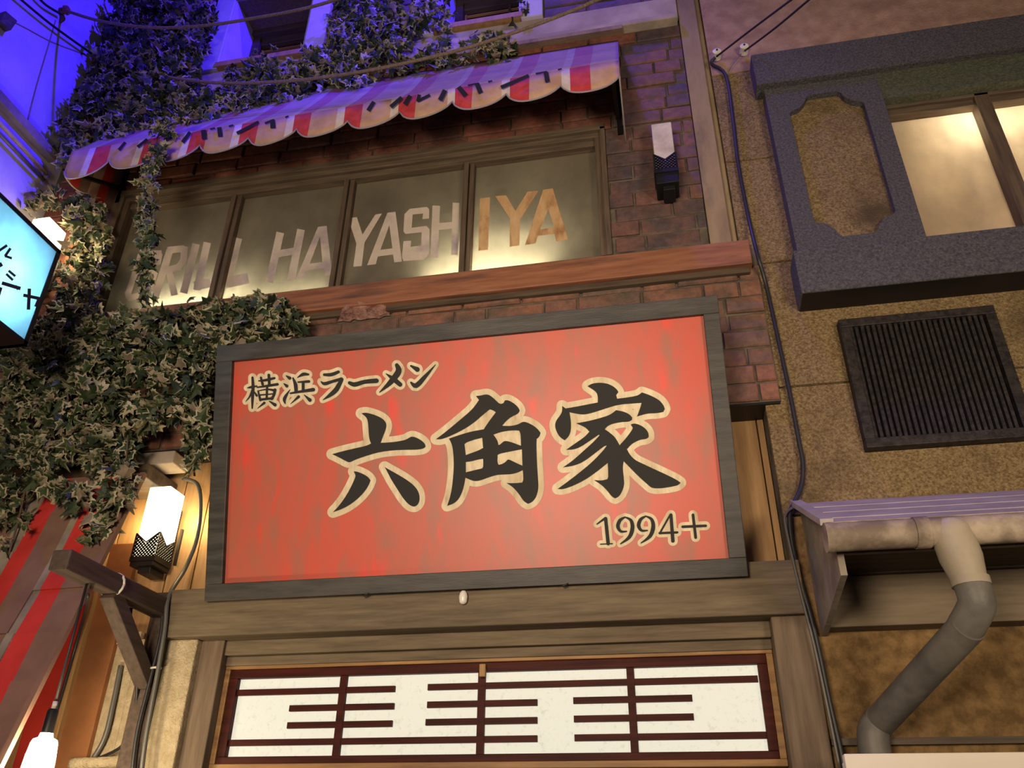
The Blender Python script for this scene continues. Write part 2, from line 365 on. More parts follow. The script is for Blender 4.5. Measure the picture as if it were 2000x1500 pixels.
def lay(root, x0, x1, z0, z1, mat, openings=(), pitch=.137, L=.40, yf=-.018, shift=0, names='brick', rowfun=None, joint=.014):
    off = wloc(root); ms = brick_data(mat); nr = int(math.ceil((z1-z0)/pitch-.15)); n = 0; ph = (z1-z0)/nr
    for r in range(nr):
        za = z0+r*ph; zb = za+ph-joint; x = x0-L+(L*.5 if (r+shift) % 2 else 0)+random.uniform(-.03, .03)
        while x < x1:
            l = L*random.choice([1, 1, 1, .97, 1.04, .55]); spans = [(max(x, x0), min(x+l-joint, x1))]
            for (ox0, ox1, oz0, oz1) in openings:
                if zb > oz0+.03 and za < oz1-.03:
                    sp = []
                    for a, b in spans:
                        if a < ox0: sp.append((a, min(b, ox0)))
                        if b > ox1: sp.append((max(a, ox1), b))
                    spans = sp
            for a, b in spans:
                if b-a < .05: continue
                o = bpy.data.objects.new(names, random.choice(ms)); COL.objects.link(o); o.parent = root
                yy = yf+random.uniform(-.009, .009)
                o.location = Vector(((a+b)/2, yy, (za+zb)/2))-off; o.scale = (b-a, .08, zb-za)
                o.rotation_euler = (0, random.uniform(-.006, .006), random.uniform(-.01, .01)); n += 1
            x += l
    return n
# window openings
W1 = (-4.42, -.255, 5.386, 6.63)
PA = P(1048, 92); 
YW = -.05
def niche(fl, bk, br, rt, sl):
    """front left edge px, back top-left corner px, back-bottom px, right front edge px -> opening and depth"""
    x0 = P(*fl, YW)[0]; b = PX(*bk, x0); return (x0, P(*rt, YW)[0], P(*sl, YW)[2], b[2]), b[1]
W2, D2 = niche((450, 45), (500, 72), (497, 118), (603, 50), (425, 128))
W3, D3 = niche((851, 20), (890, 10), (893, 52), (1018, 10), (843, 58)); W3 = (W3[0], W3[1], W3[2], W3[2]+1.2)
def slab_with_openings(x0, x1, z0, z1, y0, y1, ops):
    mb = MB()
    xs = sorted(set([x0, x1]+[v for o in ops for v in o[:2]])); zs = sorted(set([z0, z1]+[v for o in ops for v in o[2:]]))
    for i in range(len(xs)-1):
        for j in range(len(zs)-1):
            cx, cz = (xs[i]+xs[i+1])/2, (zs[j]+zs[j+1])/2
            if not (x0 < cx < x1 and z0 < cz < z1): continue
            if any(o[0] < cx < o[1] and o[2] < cz < o[3] for o in ops): continue
            mb.box(xs[i], xs[i+1], y0, y1, zs[j], zs[j+1])
    return mb
wb = struct(slab_with_openings(-5.2, .45, 5.30, 7.74, .0, .35, [W1]).build('wall_back', 'mortar'), 'dark red brick wall around the long lettered window under the striped awning', 'wall')
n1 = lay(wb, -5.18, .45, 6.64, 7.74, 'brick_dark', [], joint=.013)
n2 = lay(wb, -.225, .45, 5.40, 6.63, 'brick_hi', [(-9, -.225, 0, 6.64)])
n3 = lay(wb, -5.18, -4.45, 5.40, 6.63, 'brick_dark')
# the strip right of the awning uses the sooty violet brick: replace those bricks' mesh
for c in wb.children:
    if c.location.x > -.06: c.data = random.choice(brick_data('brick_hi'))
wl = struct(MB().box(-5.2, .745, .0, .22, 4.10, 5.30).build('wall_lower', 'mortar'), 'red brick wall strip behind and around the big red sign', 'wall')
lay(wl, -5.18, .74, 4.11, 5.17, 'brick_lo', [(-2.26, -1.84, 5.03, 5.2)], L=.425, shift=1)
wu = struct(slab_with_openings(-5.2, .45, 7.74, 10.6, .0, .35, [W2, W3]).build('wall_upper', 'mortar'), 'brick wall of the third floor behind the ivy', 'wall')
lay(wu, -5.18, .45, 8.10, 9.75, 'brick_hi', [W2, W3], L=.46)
# broken rough brick, proud of the wall under the ledge
mb = MB(); r = random.Random(3); nx, nz = 9, 4
x0, x1 = -2.25, -1.85; z0, z1 = 5.035, 5.165; vs = []
for j in range(nz+1):
    for i in range(nx+1):
        e = (i in (0, nx)) or (j in (0, nz))
        vs.append((x0+(x1-x0)*i/nx+(0 if not e else r.uniform(-.012, .012)), (-.02 if e else -.085+r.uniform(-.03, .03)), z0+(z1-z0)*j/nz+(r.uniform(-.012, .012))))
vs += [(x0, .01, z0), (x1, .01, z0), (x1, .01, z1), (x0, .01, z1)]
fs = [(j*(nx+1)+i, j*(nx+1)+i+1, (j+1)*(nx+1)+i+1, (j+1)*(nx+1)+i) for j in range(nz) for i in range(nx)]
mb.add(vs, fs); ob = mb.build('brick', 'rough_stone', wl); ob['label'] = 'broken rough pink brick under the wooden ledge'

# ---- wooden ledge below the lettered window
mb = MB(); a = P(1462, 467, -.09); b = P(1467, 513, -.09); zt = 5.39-.02; zt = P(1462, 467, -.09)[2]; zb_ = P(1467, 513, -.09)[2]
xr = a[0]
mb.box(-5.19, xr, -.09, .02, zb_, zt); t1 = struct(mb.build('trim_1', 'ledge', bev=.006), 'reddish brown wooden ledge running under the lettered window', 'ledge')
mb = MB().box(-5.19, xr-.02, -.05, -.0, zb_-.045, zb_); struct(mb.build('trim_18', 'darkwood'), 'strip under the reddish ledge, coloured dark for the shade there', 'trim')  # dark colour stands in for the shade below the ledge
# third floor band
mb = MB().box(-5.19, .45, -.035, .0, 7.80, 8.09); mb.box(-5.19, .44, -.09, .0, 7.745, 7.80)
struct(mb.build('trim_2', 'plaster', bev=.006), 'pale plaster band above the striped awning', 'trim')
mb = MB().prism([(-5.19, 0, 7.73), (-.02, 0, 7.73), (-.02, -.10, 7.70), (-5.19, -.10, 7.70)], (0, 0, .045))
struct(mb.build('trim_3', 'pillar'), 'thin wooden batten above the awning', 'trim')
# little dark iron strap pieces
# ---- pillar between the buildings
mb = MB().box(.455, .60, -.02, .15, 5.36, 10.4); mb.box(.60, .648, .05, .15, 5.36, 10.4)
struct(mb.build('trim_4', 'pillar', bev=.004), 'tan plaster pilaster between brick wall and ochre stucco wall', 'pilaster')

# ---- wall_left: blue lit plaster wall
XL = -5.2
wlft = struct(MB().box(XL-.25, XL, -3.2, .3, 5.6, 10.6).build('wall_left', 'bluewall'), 'plaster wall lit deep blue at upper left', 'wall')
mb = MB()
def onl(x, y, o=.0): p = PX(x, y, XL+o); return p
for pts in ([(-40, 20), (30, 45), (100, 82), (165, 106)], [(108, 40), (96, 82), (70, 170), (52, 241)], [(170, 125), (163, 160)]):
    mb.tube([onl(*p, .0) for p in pts], .007, 5, sub=3)
mb.build('joint', M['pillar'], wlft, True)
mb = MB()
for (a, b) in (((-60, 130), (104, 309)),):
    p, q = onl(*a, .04), onl(*b, .04); mb.bar(p, q, .08, .09)
mb.build('rail', M['board'], wlft)
mb = MB(); p, q = onl(-60, 176, .06), onl(92, 340, .06); mb.tube([p, q], .022, 8); mb.build('rail', M['plaster'], wlft, True)
mb = MB(); p, q = onl(-60, 200, .05), onl(86, 352, .05); mb.tube([p, q], .018, 8); mb.build('rail', M['wire_grey'], wlft, True)
# wooden beam end at far left top
p = onl(30, 55, .2)
mb = MB(); mb.bar(onl(4, 44, .0), onl(-4, 44, .0)+A(.10, .0, -.0), .11, .11); o = mb.build('beam_end', 'darkwood', bev=.006)
tag(origin(o, tuple(onl(28, 60))), 'short dark beam end jutting from the blue wall at the top left corner', 'beam')

# ---- recessed plank wall behind the sign
wp = struct(MB().box(-5.2, .66, .25, .30, 2.7, 4.12).build('wall_middle', 'darkwood'), 'wall of tan vertical planks behind the red sign', 'wall')
x = -5.1; offp = wloc(wp)
while x < .62:
    w = random.choice([.20, .24, .27]); w = min(w, .655-x)
    MB().box(x, x+w-.008, .215+random.uniform(-.006, .004), .25, 2.8, 4.10).build('plank', 'plank', wp, bev=.003); x += w
# underside of the brick overhang
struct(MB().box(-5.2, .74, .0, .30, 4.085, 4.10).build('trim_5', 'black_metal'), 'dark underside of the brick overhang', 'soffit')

# ---- right building: stucco panels with joints
zs = [2.0, 2.55]
def R3(x, y, Y): return P(1200+x*.4, y*.4, Y)
YPi, YH, YA, YG = -.10, -.13, -.19, .10
pxr = (R3(1290, 420, YPi)[0]+R3(1525, 1140, YPi)[0])/2
azt = R3(1530, 1150, YA)[2]; wzt = R3(1320, 480, -.04)[2]; gzb = azt-.12
wr = struct(slab_with_openings(.652, 5.0, 1.6, 10.4, .06, .35, [(pxr, 4.6, gzb, wzt)]).build('wall_right', 'mortar'), 'ochre rough stucco wall of the building on the right', 'wall')
gz = [P(1600, 747)[2], P(1525, 507)[2], P(1465, 308)[2], P(1430, 139)[2]]
rows = [1.6, 3.36]+gz+[10.4]
for i in range(len(rows)-1):
    mt = 'stucco_low' if i == 0 else ('stucco_up' if i == len(rows)-2 else 'stucco')
    z0, z1 = rows[i]+(.008 if i else 0), rows[i+1]-.008
    if z0 < wzt-.05 and z1 > gzb+.32: MB().box(.652, pxr, .02, .06, z0, z1).build('stucco_panel', mt, wr, bev=.004)
    else:
        x = .652
        for w in ((4.35,) if i in (0, 5) else (1.75, 2.6)):
            MB().box(x, x+w-.012, .02, .06, z0, z1).build('stucco_panel', mt, wr, bev=.004); x += w
struct(MB().box(pxr-.1, 4.7, .75, .8, gzb-.1, wzt+.2).box(pxr-.1, 4.7, .35, .8, gzb-.15, gzb-.1).box(pxr-.1, 4.7, .35, .8, wzt+.2, wzt+.25).box(pxr-.15, pxr-.1, .35, .8, gzb-.1, wzt+.2).box(4.7, 4.75, .35, .8, gzb-.1, wzt+.2).build('trim_17', 'white_board'), 'pale cavity behind the granite framed window', 'board')

# ================================================================== beam, door surround, shoji transom
bm_z0, bm_z1 = P(330, 1245, -.08)[2], P(330, 1152, -.08)[2]
bx0 = P(322, 1200, -.08)[0]; bx1 = P(1572, 1165, -.08)[0]
o = MB().box(bx0, bx1, -.08, .21, bm_z0, bm_z1).build('lintel_beam', 'beam', bev=.008)
tag(origin(o, (bx0, 0, bm_z0)), 'long brown timber beam directly under the big red sign', 'beam')
mb = MB(); jx0, jx1 = P(1518, 1300, -.02)[0], .66
mb.box(jx0, jx1+.03, -.04, .3, 1.6, bm_z0); o = mb.build('door_post', 'post', bev=.008)
tag(origin(o, (jx0, 0, 1.6)), 'brown square post right of the lattice window', 'post')
pl0, pl1, pl2 = P(322, 1252, -.02)[0], P(386, 1252, -.02)[0], P(430, 1330, .06)[0]
o = MB().box(pl0, pl1, -.02, .3, 1.6, bm_z0).build('stucco_pier', 'cream', bev=.01)
tag(origin(o, (pl0, 0, 1.6)), 'cream stucco pier left of the lattice window', 'pier')
o = MB().box(pl1, pl2, .03, .3, 1.6, bm_z0).build('door_post', 'post', bev=.006)
tag(origin(o, (pl1, 0, 1.6)), 'brown door post between cream pier and lattice window', 'post')
YS = .15
# door header steps
hz = P(1000, 1262, .06)[2]
o = MB().box(pl2, jx0, .05, .3, hz, bm_z0).box(pl2, jx0, .09, .3, hz-.055, hz).build('header_board', 'beam', bev=.006)
tag(origin(o, (pl2, 0, hz)), 'stepped brown header board between beam and lattice window', 'board')
# shoji transom window
def S(x, y, Y=YS): return P(400+x*.6, 1200+y*.6, Y)
c = [S(115, 215), S(1797, 160), S(1835, 443), S(72, 468)]
sx0, sx1 = (c[0][0]+c[3][0])/2, (c[1][0]+c[2][0])/2; sz1, sz0 = (c[0][2]+c[1][2])/2, (c[2][2]+c[3][2])/2
sh = thing('shoji_window', 'backlit white paper lattice window with dark red bars under the big sign', 'window', (sx0, YS, sz0)); 
MB().box(sx0-.01, sx1+.01, YS+.01, YS+.02, sz0-.01, sz1+.01).build('paper_pane', 'paper', sh)
fw = .05
for (x0, x1, z0, z1) in ((sx0-fw, sx1+fw, sz1, sz1+fw), (sx0-fw, sx1+fw, sz0-fw*.8, sz0), (sx0-fw, sx0, sz0, sz1), (sx1, sx1+fw, sz0, sz1)):
    MB().box(x0, x1, YS-.03, YS+.03, z0, z1).build('frame_rail', 'shojiwood', sh, bev=.004)
for (x0, x1, z0, z1) in ((sx0-fw-.035, sx1+fw+.035, sz1+fw, sz1+fw+.035), (sx0-fw-.035, sx1+fw+.035, sz0-fw*.8-.035, sz0-fw*.8), (sx0-fw-.035, sx0-fw, sz0-.04, sz1+fw), (sx1+fw, sx1+fw+.035, sz0-.04, sz1+fw)):
    MB().box(x0, x1, YS-.045, YS+.03, z0, z1).build('outer_trim', 'oak', sh, bev=.004)
for (a, b) in (((105, 256), (620, 243)), ((727, 240), (1800, 208)), ((277, 308), (617, 298)), ((725, 296), (1083, 286)), ((1200, 282), (1587, 272)),
               ((270, 363), (611, 355)), ((720, 353), (1083, 344)), ((1202, 342), (1592, 333)), ((80, 420), (1083, 404)), ((1204, 402), (1830, 394))):
    p, q = S(*a), S(*b); z = (p[2]+q[2])/2
    MB().box(max(p[0], sx0), min(q[0], sx1), YS-.012, YS+.009, z-.017, z+.017).build('lattice_bar', 'shojiwood', sh)
for (a, b) in (((456, 205), (427, 465)), ((905, 190), (895, 460)), ((1383, 172), (1402, 452))):
    x = (S(*a)[0]+S(*b)[0])/2
    MB().box(x-.021, x+.021, YS-.016, YS+.009, sz0, sz1).build('lattice_post', 'shojiwood', sh)
p = P(943, 1308, YS-.05); MB().box(p[0]-.018, p[0]+.018, YS-.065, YS-.03, p[2]-.04, p[2]+.03).build('wooden_peg', 'plank', sh, bev=.004)
struct(MB().box(-3.2, .7, .2, .3, 1.5, sz0-.05).build('trim_6', 'post'), 'brown rail under the lattice window', 'trim')
# back wall closing behind the shoji
struct(MB().box(-3.2, .7, .3, .36, 1.5, 2.9).build('trim_7', 'black_metal'), 'dark board behind the door surround', 'board')

# ================================================================== BIG RED SIGN
yb, yt = -.13, -.575
sBL, sBR, sTL, sTR = P(402, 1176, yb), P(1466, 1124, yb), P(418, 685, yt), P(1396, 567, yt)
O = (sBL+sBR)/2; U = A(1, 0, 0); T = (sTL+sTR)/2-O; HH = np.linalg.norm(T[1:]); T[0] = 0; T /= np.linalg.norm(T); N = np.cross(T, U); N = N if N[1] < 0 else -N
cx = (sBL[0]+sBR[0]+sTL[0]+sTR[0])/4; WW = (np.linalg.norm(sBR-sBL)+np.linalg.norm(sTR-sTL))/2
O = A(cx-WW/2, O[1], O[2])          # bottom left front corner
def SG(u, v, h=0): return O+U*u+T*v+N*h
def SP(x, y, h=0):
    """pixel to the sign's face, raised by h above the red panel"""
    o = O-N*.035+N*h; return PN(x, y, o, N)
def su(x, y):
    d = PN(x, y, O, N)-O; return d.dot(U), d.dot(T)
iTL, iTR, iBL, iBR = su(448, 712), su(1371, 606), su(438, 1141), su(1426, 1088)
l_, r_, b_, t_ = (iTL[0]+iBL[0])/2, (iTR[0]+iBR[0])/2, (iBL[1]+iBR[1])/2, (iTL[1]+iTR[1])/2
sg = thing('shop_sign', 'large red signboard with black and cream brush lettering, tilted forward in a dark frame', 'sign', O)
def sbox(u0, u1, v0, v1, h0, h1):
    vs = [SG(u, v, h) for h in (h0, h1) for (u, v) in ((u0, v0), (u1, v0), (u1, v1), (u0, v1))]
    return MB().add(vs, [(0, 1, 2, 3), (7, 6, 5, 4), (0, 4, 5, 1), (1, 5, 6, 2), (2, 6, 7, 3), (3, 7, 4, 0)])
sbox(l_-.01, r_+.01, b_-.01, t_+.01, -.06, -.035).build('panel', 'red', sg)
for a in ((0, WW, 0, b_), (0, WW, t_, HH), (0, l_, b_, t_), (r_, WW, b_, t_)):
    sbox(*a, -.11, 0).build('frame_rail', 'signframe', sg, bev=.004)
sbox(.1, WW-.1, .1, HH-.1, -.11, -.095).build('backboard', 'darkwood', sg)
for u in (.35, WW-.35):
    p = SG(u, HH-.06, -.1); MB().bar(p, (p[0], 0.0, p[2]+.02), .035, .035).build('mounting_arm', 'black_metal', sg)
    p = SG(u, .06, -.1); MB().bar(p, (p[0], 0.22, p[2]), .035, .035).build('mounting_arm', 'black_metal', sg)
big = {
 'roku': ((620, 770), 260/1500, [
  ([(495,215),(545,205),(640,230),(720,265),(765,305),(778,350),(765,410),(735,480),(712,548),(850,540),(970,520),(1010,505),(1045,482),(1075,475),(1130,495),(1180,525),(1212,560),(1218,590),(1195,612),(1120,625),(1000,625),(850,630),(700,650),(560,690),(430,735),(365,768),(335,762),(250,715),(165,675),(270,645),(420,610),(560,578),(603,555),(582,500),(575,400),(568,300),(548,255)], []),
  ([(408,870),(440,868),(520,900),(575,935),(597,970),(575,1030),(520,1110),(440,1190),(350,1255),(260,1300),(175,1328),(240,1260),(320,1150),(380,1040),(430,930),(425,900)], []),
  ([(757,820),(800,845),(900,900),(1000,960),(1080,1020),(1130,1080),(1152,1150),(1145,1220),(1115,1258),(1080,1268),(1030,1245),(970,1180),(900,1070),(830,960),(790,880)], [])]),
 'kaku': ((830, 750), 260/1500, [
  ([(575,135),(625,130),(690,115),(730,125),(780,165),(830,215),(855,225),(885,215),(900,185),(935,180),(1000,215),(1050,260),(1068,300),(1050,335),(980,365),(920,410),(870,470),(960,475),(1050,455),(1100,425),(1140,428),(1210,460),(1270,505),(1302,550),(1290,590),(1258,620),(1255,700),(1262,900),(1275,1080),(1278,1180),(1255,1270),(1210,1330),(1160,1350),(1110,1320),(1060,1240),(990,1160),(918,1115),(1000,1118),(1095,1110),(1110,1080),(1102,970),(1040,1000),(960,1018),(820,1020),(720,1050),(620,1088),(560,1095),(510,1080),(455,1055),(445,1120),(425,1200),(385,1290),(330,1345),(250,1372),(285,1270),(310,1130),(325,950),(322,800),(305,680),(270,615),(400,570),(520,535),(663,510),(700,450),(798,318),(765,295),(730,285),(660,340),(560,430),(440,510),(300,580),(180,625),(125,620),(220,550),(400,400),(540,280),(608,180)],
   [[(445,680),(460,660),(560,625),(645,605),(655,720),(600,750),(460,800)], [(460,878),(520,872),(600,850),(655,842),(658,930),(645,950),(540,975),(460,995)],
    [(770,570),(870,535),(1000,520),(1060,525),(1078,560),(1082,695),(1040,680),(960,650),(905,640),(880,650),(850,680),(828,688),(815,630)],
    [(818,800),(840,785),(960,760),(1092,735),(1098,920),(1040,895),(960,855),(935,850),(900,885),(860,905),(830,910),(815,880)]])]),
 'ya': ((1070, 730), 290/1500, [
  ([(402,125),(440,100),(520,88),(600,98),(660,125),(700,160),(712,185),(690,215),(700,252),(800,240),(900,222),(930,205),(950,188),(1030,215),(1120,260),(1165,310),(1182,355),(1165,385),(1100,398),(1000,400),(900,432),(925,370),(948,293),(850,300),(720,310),(600,345),(480,385),(380,412),(310,408),(218,388),(232,470),(235,560),(215,630),(170,672),(120,640),(85,580),(70,520),(85,470),(125,420),(145,380),(145,325),(180,350),(300,330),(410,308),(505,290),(505,220),(485,180),(440,150)], []),
  ([(285,500),(400,480),(520,450),(630,415),(690,367),(760,380),(820,405),(852,440),(850,465),(820,485),(750,485),(650,505),(600,530),(575,560),(620,590),(680,640),(725,722),(790,650),(850,570),(858,545),(838,512),(870,500),(930,515),(990,555),(1018,600),(1018,640),(995,658),(930,665),(850,705),(798,762),(830,820),(880,870),(940,900),(1080,965),(1200,1020),(1300,1070),(1340,1100),(1320,1125),(1230,1145),(1130,1158),(1050,1155),(1010,1120),(930,1050),(850,970),(765,882),(755,950),(770,1080),(768,1140),(740,1210),(710,1245),(680,1258),(645,1240),(600,1180),(540,1120),(465,1073),(540,1080),(600,1065),(612,1040),(605,900),(500,985),(380,1070),(260,1130),(150,1168),(100,1162),(200,1090),(330,990),(450,890),(560,775),(595,725),(575,725),(480,800),(360,890),(260,930),(155,945),(260,870),(370,770),(460,690),(522,622),(515,615),(420,680),(330,740),(260,765),(185,768),(280,700),(370,640),(420,585),(380,540)], [])])}
for k, (off, s, polys) in big.items():
    mb = MB(); mo = MB()
    for poly, holes in polys:
        pp, hh = glyph_poly(poly, holes, s, off, SP, .006, .002, mb)
        glyph_poly(poly, [], s, off, SP, .0028, .002, mo) if k != 'kaku' else glyph_poly(poly, [], s, off, SP, .0028, .002, mo)
        for lp in [pp]:
            n = len(lp)
            for i in range(n): capsule(mo, SP, lp[i], 11.3, lp[(i+1) % n], 11.3, .002)
    ob = mb.build('character', 'ink', sg); mo.build('character_outline', 'cream_ink', ob)
small = {
 'yoko': ((460, 690), .11, [[(300,430,40),(310,600,55),(300,800,50),(295,975,25)],[(205,615,10),(280,600,45),(380,580,20)],[(300,650,40),(250,770,30),(180,855,8)],[(330,680,20),(375,750,42)],
   [(410,490,20),(540,475,46),(690,440,40)],[(450,430,38),(480,550,48)],[(590,385,48),(600,560,50)],[(380,605,22),(550,580,42),(745,550,48)],[(400,670,28),(440,830,46)],[(400,668,15),(560,640,28),(700,660,46)],[(700,650,56),(680,740,48),(640,810,46)],[(440,740,26),(660,720,22)],[(440,822,42),(660,797,42)],[(560,580,40),(552,800,40)],[(510,880,45),(390,978,8)],[(600,850,20),(700,915,62)]]),
 'hama': ((460, 690), .11, [[(900,400,20),(960,440,62)],[(860,540,20),(910,580,58)],[(880,890,20),(870,800,60),(970,640,8)],[(1290,375,38),(1200,372,58),(1100,430,15)],[(1020,440,30),(1065,560,66),(1075,680,60)],[(1110,512,26),(1300,500,52)],[(1200,530,52),(1200,650,52)],[(975,710,32),(1150,680,46),(1380,645,66)],[(1120,770,52),(975,900,8)],[(1220,740,15),(1320,830,66)]]),
 'ra': ((460, 690), .11, [[(1575,380,48),(1700,378,62),(1825,330,54)],[(1515,500,16),(1580,540,60),(1720,500,52),(1880,455,58)],[(1885,465,66),(1790,640,86),(1680,740,66),(1550,828,8)]]),
 'bar': ((460, 690), .21, [[(1060,275,32),(1110,290,42),(1200,265,38),(1310,255,44)]]),
 'me': ((460, 690), .21, [[(1500,110,36),(1515,170,56),(1440,270,48),(1340,362,8)],[(1400,190,8),(1470,240,42),(1530,290,42)]]),
 'n': ((460, 690), .21, [[(1632,117,18),(1690,150,46)],[(1632,272,18),(1680,300,46),(1760,220,36),(1860,105,5)]]),
 'one': ((1130, 980), .15, [[(240,290,16),(330,225,30),(350,212,30)],[(352,218,44),(385,545,46)],[(285,552,15),(440,545,15)]]),
 'nine': ((1130, 980), .15, [[(605,200,20),(540,240,42),(512,320,48),(550,385,34),(625,385,18)],[(600,197,15),(680,240,40),(702,340,52),(660,460,46),(545,548,14)]]),
 'nine2': ((1130+270*.15, 980-12*.15), .15, [[(605,200,20),(540,240,42),(512,320,48),(550,385,34),(625,385,18)],[(600,197,15),(680,240,40),(702,340,52),(660,460,46),(545,548,14)]]),
 'four': ((1130, 980), .15, [[(1195,165,22),(1060,405,24)],[(1055,408,30),(1285,398,30)],[(1203,170,40),(1228,510,46)]]),
 'plus': ((1130, 980), .15, [[(1490,170,36),(1525,465,36)],[(1355,325,34),(1655,312,34)]])}
for k, (off, s, st) in small.items():
    mb = MB(); mo = MB()
    glyph_strokes(st, s, off, SP, .006, 0, mb); glyph_strokes(st, s, off, SP, .002, 6.2, mo)
    ob = mb.build('character', 'ink', sg); mo.build('character_outline', 'cream_ink', ob)
# little things under the sign
p = P(905, 1166, -.1)
o = MB().tube([p+A(0, 0, .035), p+A(0, 0, .02), p, p-A(0, 0, .03), p-A(0, 0, .042)], [.012, .022, .026, .022, .008], 12, sub=3).build('sensor_bulb', 'porcelain', None, True)
tag(origin(o, tuple(p)), 'small white bulb hanging below the bottom edge of the red sign', 'bulb')
for k, (px, py) in enumerate(((712, 1160), (1100, 1141))):
    p = P(px, py, -.12); o = MB().tube([p+A(-.02, .03, .03), p+A(-.01, 0, 0), p+A(.0, -.01, -.012), p+A(.03, -.01, .0)], .005, 6).build('hook', 'black_metal', None, True)
    tag(origin(o, tuple(p)), ['small dark hook under the left half of the red sign', 'small dark hook under the right half of the red sign'][k], 'hook')

# ================================================================== LETTERED WINDOW (window_1)
x0, x1, z0, z1 = W1
w1 = thing('window_1', 'long wooden window with four dim panes painted GRILL HAYASHIYA', 'window', (x0, 0, z0)); w1['kind'] = 'structure'
YP = .10
def Wp(x, y, Y): return P(x, y, Y)
fr = .055
MB().box(x0, x1, .0, .16, z1-fr, z1).build('head_rail', 'winframe', w1, bev=.004)
MB().box(x0, x1, .03, .16, z1-fr-.06, z1-fr).build('head_rail', 'winframe', w1, bev=.004)
MB().box(x0, x1, .02, .16, z0-.09, z0-.02).build('sill_rail', 'winframe', w1, bev=.004)
MB().box(x0, x0+fr, .0, .16, z0-.02, z1-fr).build('side_jamb', 'winframe_z', w1, bev=.004)
MB().box(x1-fr, x1, .0, .16, z0-.02, z1-fr).build('side_jamb', 'winframe_z', w1, bev=.004)
MB().box(x0-.26, x0+.01, -.03, .02, z0-.02, z1+.02).build('casing', 'winframe_z', w1, bev=.004)
MB().box(x1-.01, x1+.03, -.035, .02, z0-.02, z1+.02).build('casing', 'winframe_z', w1, bev=.004)
MB().box(x0-.03, x1+.03, -.035, .02, z1-.01, z1+.05).build('casing', 'winframe', w1, bev=.004)
mx = [P(443, 475, .05)[0], P(671, 443, .05)[0], P(913, 415, .05)[0]]
for m_ in mx:
    MB().box(m_-.042, m_-.002, .025, .12, z0-.02, z1-fr-.05).build('mullion', 'winframe_z', w1, bev=.004)
    MB().box(m_+.004, m_+.042, .045, .12, z0-.02, z1-fr-.05).build('mullion', 'winframe_z', w1, bev=.004)
eds = [x0+fr]+mx+[x1-fr]; panes = []
for i in range(4):
    a, b = eds[i]+(.042 if i else 0), eds[i+1]-(.042 if i < 3 else 0)
    panes.append(MB().box(a-.005, b+.005, YP, YP+.006, z0-.03, z1-fr-.04).build('pane', 'pane', w1))
# backing box behind the panes with lamps
M['void'] = mat_flat('matt_black', (.006, .005, .005), 1.0)
struct(MB().box(x0-.05, x1+.05, .62, .66, z0-.2, z1+.1).box(x0-.05, x1+.05, .35, .66, z0-.25, z0-.2).box(x0-.05, x1+.05, .35, .66, z1+.1, z1+.15).box(x0-.1, x0-.05, .35, .66, z0-.2, z1+.1).box(x1+.05, x1+.1, .35, .66, z0-.2, z1+.1).build('trim_8', 'void'), 'dark cavity behind the lettered window', 'board')
for (px, py, sx, e) in ((985, 520, .62, 34), (885, 540, .35, 5), (560, 590, .8, 6.0), (385, 620, .8, 17)):
    p = P(px, py, .2); area('window_lamp', (p[0], .21, z0+.03), (p[0], .11, z0+.30), sx, e, (1.0, .91, .68), .05)
def WL(x, y, h): return P(x, y, YP-.001-h)
LA = ((220, 440), .14); LB = ((500, 400), .2); LC = ((860, 340), .18)
M['letter_a'] = mat_noise('pale_window_letter', (.50, .42, .34), (.60, .51, .42), 5, .7, bs=0, c3=(.33, .27, .29), c3s=3)
M['letter_c'] = mat_noise('tan_window_letter', (.46, .27, .12), (.58, .38, .20), 10, .7, (1, 1, .4), bs=0, c3=(.26, .12, .05), c3s=9)
def letter(pane, strokes=(), polys=(), fr_=LA, mat='letter_a'):
    mb = MB()
    for st in strokes:       # flat-ended strokes
        for i in range(len(st)-1):
            a = np.array(st[i][:2], float); b = np.array(st[i+1][:2], float); w = st[i][2]
            d = (b-a)/np.linalg.norm(b-a); n = np.array([-d[1], d[0]])*w/2
            q = [a+n-(d*w*.35 if i else 0), b+n, b-n, a-n-(d*w*.35 if i else 0)]; h = jit()
            mb.add([WL(fr_[0][0]+p[0]*fr_[1], fr_[0][1]+p[1]*fr_[1], h) for p in q], [(0, 1, 2, 3)])
    for pl, ho in polys: glyph_poly(pl, ho, fr_[1], fr_[0], WL, .0005, 0, mb, 0, 0)
    return mb.build('letter', mat, pane)
letter(panes[0], [[(625, 545, 85), (655, 392, 85), (480, 400, 85), (385, 440, 85), (215, 950, 85), (230, 1015, 85), (430, 965, 85), (520, 880, 85), (590, 650, 85), (500, 660, 80)]])
letter(panes[0], [[(590, 1010, 100), (800, 345, 95), (1000, 325, 95), (990, 480, 90), (920, 585, 90), (745, 630, 90)], [(790, 640, 95), (862, 978, 95)]])
letter(panes[0], [[(990, 945, 105), (1165, 260, 105)]])
letter(panes[0], [[(1320, 240, 105), (1175, 905, 110)], [(1140, 845, 125), (1365, 800, 130)]])
letter(panes[1], [[(1757, 180, 100), (1600, 860, 100)], [(1590, 800, 150), (1895, 735, 160)]])
letter(panes[1], [[(237, 270, 76), (130, 758, 82)], [(440, 240, 76), (342, 735, 80)], [(205, 480, 68), (385, 450, 68)]], fr_=LB)
letter(panes[1], polys=[([(390,725),(475,715),(500,640),(655,620),(675,695),(745,685),(690,205),(605,215)], [[(625,310),(525,575),(648,560)]])], fr_=LB)
letter(panes[2], polys=[([(900,130),(985,120),(1040,290),(1165,95),(1230,85),(1060,370),(1032,598),(950,605),(980,380)], [])], fr_=LB)
